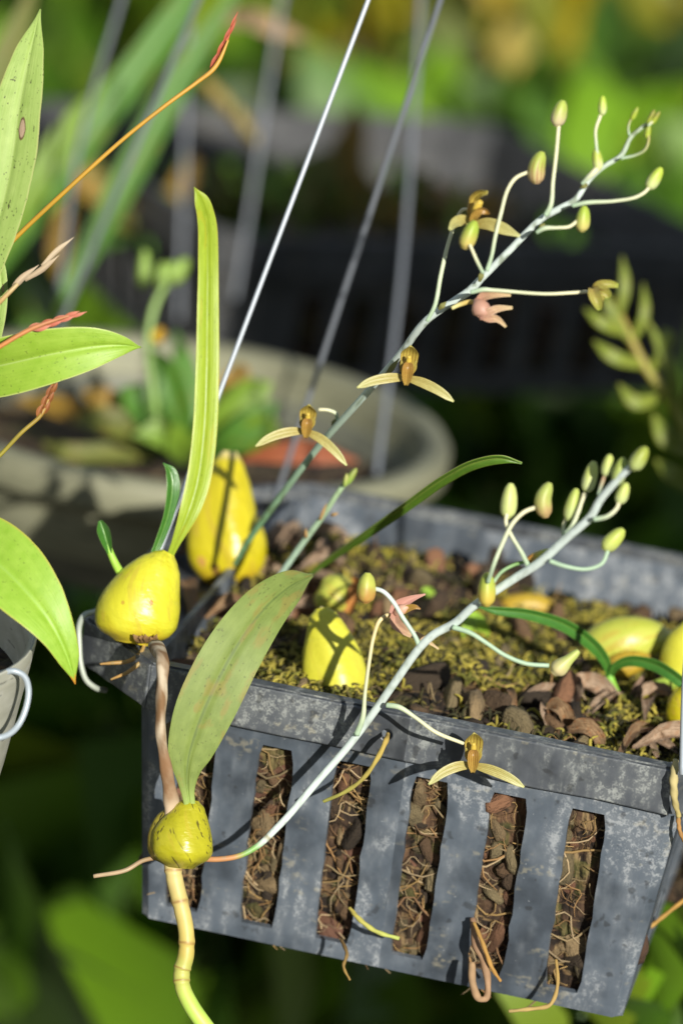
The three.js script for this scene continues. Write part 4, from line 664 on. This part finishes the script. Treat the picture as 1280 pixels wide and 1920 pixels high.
// grass stalks with reddish spikelets
function spikelets(o, base, tip, n, w, d, c1, c2, seed) {
  const r = rng(seed), dx = tip[0] - base[0], dy = tip[1] - base[1], L = Math.hypot(dx, dy), ax = dx / L, ay = dy / L;
  for (let i = 0; i < n; i++) {
    const f = i / n, s = i % 2 ? 1 : -1, l = (L / n) * (n < 4 ? 1.9 : 3.0), x = base[0] + dx * f, y = base[1] + dy * f, off = s * w * 0.26 * (1 - 0.5 * f);
    part('spikelet', blade(A([[x, y, 0], [x + ax * l * 0.5 - ay * off, y + ay * l * 0.5 + ax * off, 1], [x + ax * l - ay * off * 0.9, y + ay * l + ax * off * 0.9, 1]], d), [w * 0.3, w * 0.62 * (1 - 0.35 * f), 1.2].map(q => q / 2 * PX(d)), { seg: 10, across: 5, fold: 0.6, cup: 0.4 }), std({ color: new THREE.Color().setRGB(...mixc(c1, c2, r())), roughness: 0.6 }), o);
  }
}
function grass(lab, stalk, w, base, tip, n, sw, d, c1, c2, sc, seed) {
  const t = thing('grass_stalk', lab, 'grass', at(stalk[0][0], stalk[0][1], d), 'weed grass stalks at left');
  part('stalk', stem(stalk, w, d, { round: 8, color: stemColor(sc[0], sc[1], 0.1) }), painted, t);
  spikelets(t, base, tip, n, sw, d, c1, c2, seed);
}
grass('long golden grass stalk rising to a red tip at the top', [[-40, 520, -6], [38, 438, -4], [130, 352, 0], [230, 262, 2], [310, 198, 3], [370, 154, 3], [398, 132, 3], [412, 112, 3], [428, 75, 3]], [9, 9, 9, 8, 8, 8, 9, 8, 4], [394, 136], [436, 48], 7, 13, 1.135, lin('#b5552e'), lin('#9c4a38'), [lin('#b08a24'), lin('#c8963a')], 3);
grass('pale straw-coloured dry grass spikelet above the horizontal leaf', [[-20, 586, 2], [18, 548, 3], [34, 532, 3]], [10, 9, 8], [16, 552], [112, 472], 3, 24, 1.122, lin('#bfae92'), lin('#a8957a'), [lin('#b08a4a'), lin('#c0a878')], 5);
grass('red grass spikelet lying over the horizontal green leaf', [[-40, 676, 5], [0, 650, 6], [52, 620, 6], [80, 608, 6], [130, 592, 6]], [9, 9, 9, 8, 4], [50, 622], [140, 590], 8, 19, 1.122, lin('#c07a62'), lin('#b5604a'), [lin('#c07a34'), lin('#b87a52')], 7);
grass('brown grass spikelet on a curved stalk below the horizontal leaf', [[-40, 890, 0], [0, 854, 0], [42, 810, 1], [74, 782, 1], [82, 770, 1], [96, 738, 1]], [8, 8, 8, 8, 8, 4], [74, 786], [102, 722], 7, 22, 1.14, lin('#9c6434'), lin('#7d4a28'), [lin('#8a8a2c'), lin('#9c7a34')], 11);

// pale pot at the left edge with its wire loop
{
  const corner = at(40, 1290, 1.125), t = thing('pale_pot', 'off-white round pot peeking in at the left edge with a wire loop', 'pot', corner.clone().add(V(-0.07, -0.03, 0)));
  const c = corner.clone().add(V(-0.0735, 0, -0.004)), prof = [[0.060, -0.075], [0.0625, -0.06], [0.068, -0.03], [0.0702, -0.014], [0.0722, 0.0], [0.0732, 0.008], [0.0722, 0.0085], [0.0702, 0.006], [0.069, -0.004], [0.064, -0.03]].map(q => new THREE.Vector2(q[0], q[1]));
  const g = new THREE.LatheGeometry(prof, 72); g.translate(c.x, c.y, c.z);
  part('pot_body', g, std({ map: plasticTex(41, [0.44, 0.44, 0.36], [0.33, 0.33, 0.26], [0.6, 0.6, 0.54], 0.02), roughness: 0.55 }), t);
  const m = new THREE.CircleGeometry(0.069, 40); m.rotateX(-Math.PI / 2); m.translate(c.x, c.y - 0.006, c.z); part('soil', m, mixMat, t);
  part('wire_loop', sweep(A([[-30, 1272, 6], [2, 1263, 10], [26, 1258, 11], [46, 1268, 10], [54, 1292, 9], [50, 1325, 9], [36, 1358, 10], [18, 1376, 12], [-6, 1384, 14], [-30, 1382, 14]], 1.125), [6, 6].map(w => w * PX(1.12)), { seg: 70, round: 10 }), std({ color: new THREE.Color('#a9b4bc'), roughness: 0.45, metalness: 0.2 }), t);
}
// ---------------------------------------------------------------- behind: round pot, second basket, plants, garden bed
function strapLeaves(t, list, d, mat, name = 'leaf') { for (const [pts, w, tw, m] of list) part(name, blade(A(pts, d), [w * 0.5, w * 0.9, w, w * 0.85, w * 0.1].map(q => q / 2 * PX(d)), { seg: 18, across: 6, fold: 0.35, twist: tw || 0.2 }), m || mat, t); }
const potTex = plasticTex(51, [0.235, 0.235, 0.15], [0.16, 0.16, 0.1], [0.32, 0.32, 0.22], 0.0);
const bgGreen = leafMat(leafTex(61, [0.06, 0.17, 0.015], [0.10, 0.24, 0.03], { rust: [0.2, 0.2, 0.02], rustK: 0.5 }), 0.5);
const bgLime = leafMat(leafTex(63, [0.13, 0.24, 0.015], [0.2, 0.32, 0.03], {}), 0.5);
const bgOrange = leafMat(leafTex(65, [0.26, 0.14, 0.012], [0.34, 0.2, 0.02], { rust: [0.2, 0.2, 0.02] }), 0.6);
const bgRed = leafMat(leafTex(67, [0.26, 0.06, 0.022], [0.34, 0.10, 0.03], {}), 0.6);
const bgOlive = leafMat(leafTex(69, [0.10, 0.125, 0.014], [0.16, 0.17, 0.02], { rust: [0.2, 0.12, 0.02] }), 0.6);
{
  const d0 = 1.56, c = at(325, 770, d0), R = 0.1175, t = thing('round_pot', 'large blurred cream round pot hanging behind the orchid basket', 'pot', c.clone().add(V(0, -0.1, 0)));
  const prof = [[0.070, -0.058], [0.079, -0.054], [0.090, -0.034], [0.0965, -0.016], [0.0975, -0.014], [0.110, -0.014], [0.1135, -0.011], [0.1135, -0.001], [0.1115, 0.002], [0.105, 0.002], [0.102, -0.001], [0.099, -0.026], [0.092, -0.04]].map(q => new THREE.Vector2(q[0], q[1]));
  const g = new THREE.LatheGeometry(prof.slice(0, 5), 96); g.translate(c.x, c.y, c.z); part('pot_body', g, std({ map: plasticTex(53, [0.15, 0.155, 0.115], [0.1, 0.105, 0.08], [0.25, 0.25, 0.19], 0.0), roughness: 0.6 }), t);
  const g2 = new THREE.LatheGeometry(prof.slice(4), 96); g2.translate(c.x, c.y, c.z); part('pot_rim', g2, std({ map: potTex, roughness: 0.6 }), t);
  const m = new THREE.CircleGeometry(0.0985, 48); m.rotateX(-Math.PI / 2); m.translate(c.x, c.y - 0.024, c.z); part('soil', m, mixMat, t);
  const pl = thing('potted_orchid', 'blurred green plant with a fan of strappy leaves in the cream pot', 'orchid', c.clone().add(V(0, -0.024, 0)));
  strapLeaves(pl, [
    [[[330, 840, 0], [290, 790, 15], [255, 750, 20], [225, 730, 18]], 74, 0.4, bgGreen], [[[345, 850, 0], [335, 780, 5], [310, 700, 8], [270, 650, 5]], 66, -0.3, bgGreen], [[[370, 850, 0], [420, 790, 10], [470, 740, 12], [510, 720, 10]], 72, 0.2, bgLime],
    [[[380, 860, 5], [430, 830, 20], [480, 790, 24], [520, 755, 22]], 60, 0.1, bgGreen], [[[320, 850, 0], [250, 810, 20], [190, 790, 24], [140, 790, 20]], 62, 0.4, bgOlive], [[[330, 850, 0], [240, 780, 5], [190, 750, 6], [155, 735, 5]], 58, 0.3, bgOrange],
    [[[350, 860, 8], [330, 830, 25], [300, 815, 32], [250, 815, 34]], 60, 0, bgLime], [[[360, 855, 0], [365, 760, 0], [345, 690, -2], [330, 620, -6]], 48, 0.3, bgGreen], [[[395, 850, 0], [430, 740, -6], [440, 700, -8], [430, 690, -8]], 58, 0.2, bgOrange], [[[300, 855, 0], [200, 850, 10], [130, 850, 14], [80, 830, 12]], 40, 0.2, bgOlive],
    [[[300, 850, 0], [180, 790, -10], [100, 760, -16], [30, 750, -20]], 46, 0.2, bgOrange], [[[400, 850, 0], [470, 820, 20], [500, 800, 24], [520, 790, 26]], 70, 0, bgLime]], 1.53, bgGreen);
  part('flower_stem', stem([[300, 830, 0], [288, 740, 4], [278, 640, 6], [290, 575, 6], [312, 530, 6]], [14, 14, 13, 12, 10], 1.5, { color: stemColor(lin('#7a9a4a'), lin('#9aba6a'), 0) }), painted, pl);
  for (const [a, b, w] of [[[306, 545], [304, 492], 28], [[322, 530], [350, 484], 30], [[316, 520], [325, 490], 26], [[268, 540], [272, 468], 24], [[284, 640], [300, 625], 30]]) part('bud', budGeo(a, b, w, 1.5, { base: lin('#8faa55'), top: lin('#8aa84a') }), painted, pl);
  part('bud', budGeo([290, 640], [306, 616], 26, 1.495, { base: lin('#d8a820'), top: lin('#d8a820') }), painted, pl);
  const ol = thing('fallen_leaf', 'blurred red-brown dead leaf lying on the cream pot beside the bulb', 'dead leaf', at(570, 855, 1.46)); part('leaf_blade', blade(A([[455, 862, 0], [520, 850, 4], [590, 850, 4], [668, 864, 0]], 1.46), [10, 42, 46, 8].map(q => q / 2 * PX(1.46)), { seg: 16, fold: 0.4 }), bgRed, ol);
  part('leaf_stalk', stem([[462, 862, 0], [440, 868, -2], [420, 876, -4]], [8, 7, 6], 1.46, { color: stemColor(lin('#6b3a20'), lin('#6b3a20'), 0) }), painted, ol);
  wire([at(100, 640, 1.5), at(232, 330, 1.46), at(372, 0, 1.42), at(440, -160, 1.4)], 0.0011, dullWire, 'blurred grey wire crossing the golden grass stalk, from the cream pot', G);
  wire([at(110, 560, 1.62), at(150, 270, 1.6), at(228, 0, 1.58), at(262, -120, 1.57)], 0.0011, dullWire, 'faint blurred wire at the upper left, nearest the broad leaf', G);
  wire([at(706, 890, 1.5), at(752, 520, 1.54), at(776, 200, 1.58), at(792, -60, 1.6)], 0.0011, dullWire, 'blurred nearly vertical grey wire rising from the right of the cream pot', G);
  wire([at(440, 560, 1.75), at(470, 380, 1.75), at(500, 180, 1.75), at(535, -40, 1.75)], 0.0011, dullWire, 'faint blurred wire at the top between the grass tip and bright wire', G);
  wire([at(335, 600, 1.8), at(345, 330, 1.8), at(350, 160, 1.8), at(352, -40, 1.8)], 0.0012, dullWire, 'very faint blurred wire left of the grass tip', G);
}
{ // second basket, further back
  const TH = 38 * Math.PI / 180, hb = 0.15, FR = at(1400, 470, 2.02), ctr = FR.clone().sub(V(hb * Math.cos(TH) + hb * Math.sin(TH), 0, hb * Math.cos(TH) - hb * Math.sin(TH)));
  const b = thing('hanging_basket', 'large dark grey slatted basket, blurred, hanging behind the flower spikes', 'basket', ctr);
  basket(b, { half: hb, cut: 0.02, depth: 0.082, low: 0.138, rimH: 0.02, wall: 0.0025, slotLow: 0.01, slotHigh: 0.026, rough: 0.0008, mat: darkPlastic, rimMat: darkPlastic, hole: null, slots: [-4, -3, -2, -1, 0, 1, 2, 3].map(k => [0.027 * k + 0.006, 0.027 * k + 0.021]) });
  b.rotation.y = TH;
  const g = new THREE.BoxGeometry(0.252, 0.045, 0.252, 24, 6, 24), p = g.attributes.position; for (let i = 0; i < p.count; i++) { const n = fbm(p.getX(i) * 40, p.getY(i) * 40, p.getZ(i) * 40, 3) - 0.5; p.setY(i, p.getY(i) + (p.getY(i) > 0 ? n * 0.02 : 0)); } const mg = metreUV(g, 1 / 0.12);
  const soil = fit(new THREE.Mesh(mg, mixMat)); soil.position.copy(ctr).add(V(0, -0.0585, 0)); soil.rotation.y = TH; stuff(soil, 'potting_mix', 'brown bark mix filling the blurred dark basket at the back', 'potting mix');
  // growth in that basket
  const r = rng(5), P = (x, y, dd) => [x, y, dd];
  const defs = [
    ['wide dark green blurred leaf arching in the back basket', [[[[300, 470, 0], [380, 420, 20], [450, 410, 24], [530, 470, 20]], 90, 0.2, bgGreen], [[[300, 470, 0], [250, 430, 10], [220, 430, 14], [180, 470, 14]], 70, 0, bgGreen], [[[420, 440, 0], [480, 450, 20], [520, 490, 30], [520, 530, 34]], 60, 0.2, bgLime]]],
    ['orange-brown blurred upright stems in the back basket', [[[[655, 400, 0], [652, 330, 2], [660, 250, 4], [668, 190, 4]], 60, 0, bgOrange], [[[625, 400, 0], [625, 340, 2], [635, 280, 4], [650, 230, 4]], 42, 0.2, bgOlive], [[[690, 410, 0], [640, 370, 2], [600, 330, 4], [560, 300, 4]], 46, 0.2, bgOrange]]],
    ['yellow-green blurred leaf clump in the middle of the back basket', [[[[580, 420, 0], [560, 370, 6], [560, 320, 8], [585, 290, 8]], 46, 0, bgLime], [[[560, 420, 0], [520, 370, 6], [505, 330, 8], [520, 300, 8]], 44, 0, bgLime], [[[620, 420, 0], [610, 380, 6], [620, 340, 8], [640, 320, 8]], 44, 0, bgOlive], [[[450, 430, 0], [440, 380, 6], [410, 350, 8], [380, 330, 8]], 40, 0, bgOlive], [[[740, 420, 0], [770, 370, 6], [790, 340, 8], [810, 320, 8]], 40, 0, bgOlive], [[[800, 430, 0], [830, 400, 6], [860, 390, 8], [890, 400, 8]], 36, 0, bgOrange]]],
    ['brown blurred withered leaves at the left of the back basket', [[[[240, 420, 0], [190, 360, 6], [130, 330, 8], [60, 330, 8]], 60, 0, bgOrange], [[[250, 430, 0], [220, 340, 6], [160, 290, 8], [110, 280, 8]], 44, 0, bgOlive], [[[260, 440, 0], [320, 380, 6], [350, 330, 8], [370, 290, 8]], 40, 0, bgOrange], [[[120, 520, 0], [110, 480, 6], [120, 420, 8], [130, 380, 8]], 34, 0, bgOrange]]],
  ];
  for (let i = 0; i < 60; i++) { const x = 60 + 840 * r(), y = 420 + 20 * r(), h = 40 + 130 * r() * r(), l = (r() - 0.5) * 160; defs[[1, 2, 3, 3][i % 4]][1].push([[[x, y, 20 - 60 * r()], [x + l * 0.3, y - h * 0.6, 5], [x + l * 0.7, y - h, 8], [x + l, y - h * (0.6 + 0.4 * r()), 8]], 14 + 26 * r(), r() - 0.5, [bgOrange, bgOlive, bgOlive, bgOrange, bgLime][Math.floor(r() * 5)]]); }
  defs.forEach(([lab, list], i) => { const t = thing('blurred_plant', lab, 'plant', at(list[0][0][0][0], list[0][0][0][1], 2.03)); strapLeaves(t, list, 2.03 - i * 0.012, bgGreen); });
}
{ // long strappy leaves behind at the upper left
  const t = thing('strap_leaved_plant', 'long blurred green strap leaves slanting up at the upper left', 'plant', at(-120, 640, 1.62));
  strapLeaves(t, [[[[-120, 640, 0], [60, 400, 10], [190, 220, 10], [330, 30, 0], [420, -100, -10]], 66, 0.1, bgGreen], [[[-140, 640, 0], [20, 420, 20], [120, 260, 20], [200, 150, 10]], 56, 0.1, bgLime], [[[120, 560, 0], [240, 330, 0], [320, 180, 0], [470, -60, 0]], 60, 0.1, bgGreen], [[[-150, 500, 0], [-60, 300, 0], [0, 150, 0], [70, -40, 0]], 80, 0.1, bgOlive]], 1.66, bgGreen);
  const z = thing('dried_weed', 'blurred pale brown curved dry stalk near the red grass tip', 'weed', at(400, 170, 1.8)); part('stem_piece', stem([[380, 150, 0], [420, 190, 0], [460, 235, 0], [480, 270, 0]], [26, 30, 28, 20], 1.8, { color: stemColor(lin('#8a7a3a'), lin('#8a7a3a'), 0) }), painted, z);
  part('dead_leaf', blade(A([[420, 40, 0], [470, 35, 6], [520, 55, 6], [570, 72, 0]], 1.8), [20, 40, 38, 10].map(q => q / 2 * PX(1.8)), { seg: 12, fold: 0.3 }), std({ color: new THREE.Color('#8f7858'), roughness: 0.8 }), z);
}
{ // succulent-leaved stem at the right edge
  const d = 1.42, t = thing('leafy_stem', 'blurred yellow-green leafy stem rising along the right picture edge', 'plant', at(1330, 1000, d));
  part('stem', stem([[1330, 1000, 0], [1300, 860, 0], [1262, 760, 2], [1210, 690, 2], [1175, 620, 2], [1150, 560, 0]], [24, 22, 20, 18, 14, 10], d, { color: stemColor(lin('#8a9a3a'), lin('#a09040'), 0) }), painted, t);
  for (const [p, w] of [[[[1160, 590, 2], [1168, 550, 4], [1164, 506, 2]], 34], [[[1185, 640, 2], [1202, 600, 5], [1200, 556, 2]], 32], [[[1215, 700, 2], [1244, 650, 6], [1236, 636, 3]], 40], [[[1262, 770, 2], [1256, 710, 6], [1222, 636, 3]], 44], [[[1170, 625, 2], [1138, 610, 8], [1112, 590, 6]], 40], [[[1200, 685, 2], [1160, 672, 8], [1132, 650, 6]], 44], [[[1235, 745, 2], [1200, 752, 8], [1176, 726, 6]], 46], [[[1270, 780, 2], [1288, 730, 6], [1292, 690, 3]], 40], [[[1300, 850, 2], [1262, 830, 10], [1240, 794, 8]], 62], [[[1310, 920, 2], [1276, 900, 10], [1246, 876, 8]], 60], [[[1180, 640, 2], [1150, 590, 6], [1140, 560, 4]], 30]]) part('leaf', blade(A(p.map((q, i) => [p[0][0] + (q[0] - p[0][0]) * 1.3, p[0][1] + (q[1] - p[0][1]) * 1.3, q[2]]), d), [w * 0.4, w * 0.6, w * 0.55, w * 0.12].map(q => q / 2 * PX(d)), { seg: 14, across: 6, fold: 0.3, thick: 0.002 }), bgLeafSucc(), t);
}
function bgLeafSucc() { bgLeafSucc.m ||= leafMat(leafTex(71, [0.17, 0.225, 0.02], [0.24, 0.3, 0.035], { rust: [0.3, 0.2, 0.04], rustK: 0.5 }), 0.5); return bgLeafSucc.m; }
{ // moss-hung scrap beyond the right corner
  const t = thing('hanging_moss', 'dark brown mossy clump just right of the basket wall, with short root', 'moss clump', at(1262, 1610, 1.3)), r = rng(9), gs = [];
  for (let i = 0; i < 26; i++) { const x = 1215 + 90 * r(), y = 1540 + 150 * r() - (x - 1215) * 0.2; const g = chipGeo(i); const k = 0.003 + 0.004 * r(); g.scale(k, k * 0.8, k); const q = at(x + 12, y, 1.3 + 0.03 * r()); g.translate(q.x, q.y, q.z); gs.push(g); }
  part('clump', mergeGeometries(gs), mixMat, t);
  part('root', stem([[1205, 1680, 0], [1230, 1700, 0], [1222, 1730, 0]], [14, 16, 8], 1.3, { color: stemColor(lin('#a07a5a'), lin('#8a6040'), 0.1) }), painted, t);
}
{ // unseen shade-cloth screen, added out of view to keep sun off the background
  const x0 = 0.168, x1 = 2.6, z = 0.05, y0 = -0.93, y1 = 0.4, t = thing('added_shade_screen', 'added tall green shade-cloth screen, out of view at right, blocking sun from the background', 'screen', V((x0 + x1) / 2, y0, z));
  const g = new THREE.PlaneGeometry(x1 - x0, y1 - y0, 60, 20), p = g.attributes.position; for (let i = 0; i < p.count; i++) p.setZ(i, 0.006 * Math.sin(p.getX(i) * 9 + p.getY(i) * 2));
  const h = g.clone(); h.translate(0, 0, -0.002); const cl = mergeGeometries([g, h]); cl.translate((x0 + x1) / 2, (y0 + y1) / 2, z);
  part('added_shade_cloth', cl, std({ color: new THREE.Color(0.03, 0.07, 0.04), roughness: 0.9 }), t);
  for (const x of [x0 + 0.012, (x0 + x1) / 2, x1 - 0.012]) { const c = new THREE.CylinderGeometry(0.012, 0.012, y1 - y0 + 0.05, 12); c.translate(x, (y0 + y1) / 2, z - 0.02); part('added_post', c, std({ color: new THREE.Color(0.25, 0.22, 0.17), roughness: 0.8 }), t); }
}
// garden bed: leafy bushes far behind and below
function bushGeo(seed, n, R, leaf, pal, flatten = 0.8) {
  const r = rng(seed), pos = [], idx = [], col = [];
  for (let i = 0; i < n; i++) {
    const a = r() * 6.283, e = Math.asin(r() * 1.3 - 0.3), rr = R * (0.55 + 0.5 * Math.sqrt(r())) * (0.75 + 0.5 * fbm(Math.cos(a) * 2 + seed, Math.sin(a) * 2, e * 2, 2));
    const c = V(Math.cos(a) * Math.cos(e) * rr, Math.sin(e) * rr * flatten + R * 0.55, Math.sin(a) * Math.cos(e) * rr);
    const q = new THREE.Quaternion().setFromEuler(new THREE.Euler((r() - 0.5) * 1.8, a + (r() - 0.5), (r() - 0.5) * 1.6)), L = leaf * (0.6 + 0.8 * r()), w = L * (0.3 + 0.15 * r()), k = pal[Math.floor(r() * pal.length)].map(((m) => v => v * m)(0.7 + 0.6 * r())), b = pos.length / 3;
    for (const [x, y, z] of [[0, 0, 0], [-w * 0.8, L * 0.35, L * 0.1], [0, L * 0.38, L * 0.03], [w * 0.8, L * 0.35, L * 0.1], [-w * 0.65, L * 0.7, 0], [0, L * 0.72, -L * 0.04], [w * 0.65, L * 0.7, 0], [0, L, -L * 0.2]]) { const v = V(x, y, z).applyQuaternion(q).add(c); pos.push(v.x, v.y, v.z); col.push(...k); }
    for (const f of [[0, 2, 1], [0, 3, 2], [1, 2, 5], [1, 5, 4], [2, 3, 6], [2, 6, 5], [4, 5, 7], [5, 6, 7]]) idx.push(...f.map(v => v + b));
  }
  return buildGeo(pos, idx, null, col);
}
const bushMat = std({ vertexColors: true, roughness: 0.55, transmission: 0.25, thickness: 0 });
const bark = std({ color: new THREE.Color(0.06, 0.045, 0.03), roughness: 0.9 });
function bush(name, lab, cat, g, list, group) {
  list.forEach(([px, py, d, s, turn, l2], i) => {
    const p = at(px, py, d), t = thing(name, l2 || lab, cat, p, group); t.rotation.y = turn; t.scale.setScalar(s);
    const m = fit(new THREE.Mesh(g, bushMat)); m.name = 'foliage'; t.add(m);
    const down = (p.y + 0.95) / s, tr = fit(new THREE.Mesh(new THREE.CylinderGeometry(0.012, 0.02, down + 0.2, 7), bark)); tr.name = 'stem'; tr.position.y = 0.2 - (down + 0.2) / 2; t.add(tr);
  });
}
const palY = [[0.29, 0.30, 0.006], [0.40, 0.36, 0.006], [0.19, 0.22, 0.006], [0.44, 0.33, 0.006], [0.11, 0.14, 0.006]], palG = [[0.08, 0.2, 0.008], [0.15, 0.3, 0.01], [0.05, 0.11, 0.006], [0.2, 0.3, 0.01]], palD = palG;
const bY = bushGeo(3, 420, 0.22, 0.075, palY), bG = bushGeo(8, 260, 0.22, 0.14, palG), bD = bushGeo(13, 360, 0.25, 0.1, palD);
const far = [[560, 200, 4.2, 0.9, 0], [700, 150, 4.4, 1.0, 1], [860, 160, 4.3, 1.0, 2], [1010, 230, 4.2, 1.0, 3], [1150, 300, 4.1, 1.0, 4], [1290, 370, 4.0, 1.0, 5], [1090, 60, 5.2, 1.3, 2.5], [780, 20, 5.2, 1.3, 4.4], [520, 60, 5.2, 1.3, 0.6], [1300, 100, 5.2, 1.3, 1.3]];
const farLabels = ['yellow-green blurred bush at the top, between the two nearest wires', 'yellow-green blurred bush behind the crossing wires at the top', 'yellow-green blurred bush above the middle of the back basket', 'yellow-green blurred bush behind the top buds of the long spike', 'yellow-green blurred bush right behind the tip of the long spike', 'yellow-green blurred bush at the right edge above the leafy stem', 'farther yellow-green blurred bush at the top right', 'farther yellow-green blurred bush at the top middle', 'farther yellow-green blurred bush just right of the grass tip', 'farther yellow-green blurred bush in the top right corner'];
far.forEach((q, i) => q.push(farLabels[i]));
bush('yellow_green_bush', '', 'bush', bY, far, 'sunlit bushes of the far bed');
bush('green_bush', 'blurred green leafy bush at the top left behind the strap leaves', 'bush', bG, [[330, 180, 4.2, 1.0, 0, 'green blurred bush left of the red grass tip'], [120, 220, 4.1, 1.0, 2, 'green blurred bush between the two left wires'], [-60, 280, 4.0, 1.0, 4, 'green blurred bush behind the tall broad leaf at left'], [250, 40, 5.2, 1.3, 3, 'farther green blurred bush at the top, left of the grass tip'], [20, 80, 5.2, 1.3, 5.5, 'farther green blurred bush in the top left corner']], 'green bushes of the far bed');
const palM = palG, bM = bushGeo(18, 170, 0.22, 0.2, palM);
bush('low_bush', '', 'bush', bM, [[20, 1830, 2.15, 0.75, 1, 'dim green blurred bush at the left edge below the pale pot'], [210, 1720, 2.3, 0.65, 2.2, 'dim green blurred bush left of the dangling runner'], [90, 2090, 2.05, 0.7, 3.7, 'dim green blurred bush in the bottom left corner']], 'low bushes under the basket');
bush('low_bush', 'bright green blurred leaves at the bottom right corner below the basket', 'bush', bG, [[1350, 2060, 1.43, 0.3, 0.4]]);
bush('shaded_bush', '', 'bush', bD, [[1000, 1120, 3.0, 1.0, 0, 'dark green blurred undergrowth under the back basket, left of the leafy stem'], [1250, 1050, 3.0, 1.0, 1, 'dark green blurred undergrowth behind the yellow-green leafy stem at right'], [760, 1100, 3.1, 1.0, 2, 'dark green blurred undergrowth right of the cream pot'], [150, 1300, 2.9, 1.0, 3, 'dark blurred undergrowth below the cream pot at left'], [420, 2080, 2.5, 1.0, 4, 'dark blurred undergrowth at the bottom behind the runner tip'], [800, 2140, 2.5, 1.0, 5, 'dark blurred undergrowth under the middle of the grey basket'], [1080, 2160, 2.6, 1.0, 0.5, 'dark blurred undergrowth under the right end of the grey basket'], [-40, 1350, 3, 1, 2.3, 'dark blurred undergrowth behind the pale pot at the left edge']], 'dark undergrowth');

renderer.render(scene, camera);
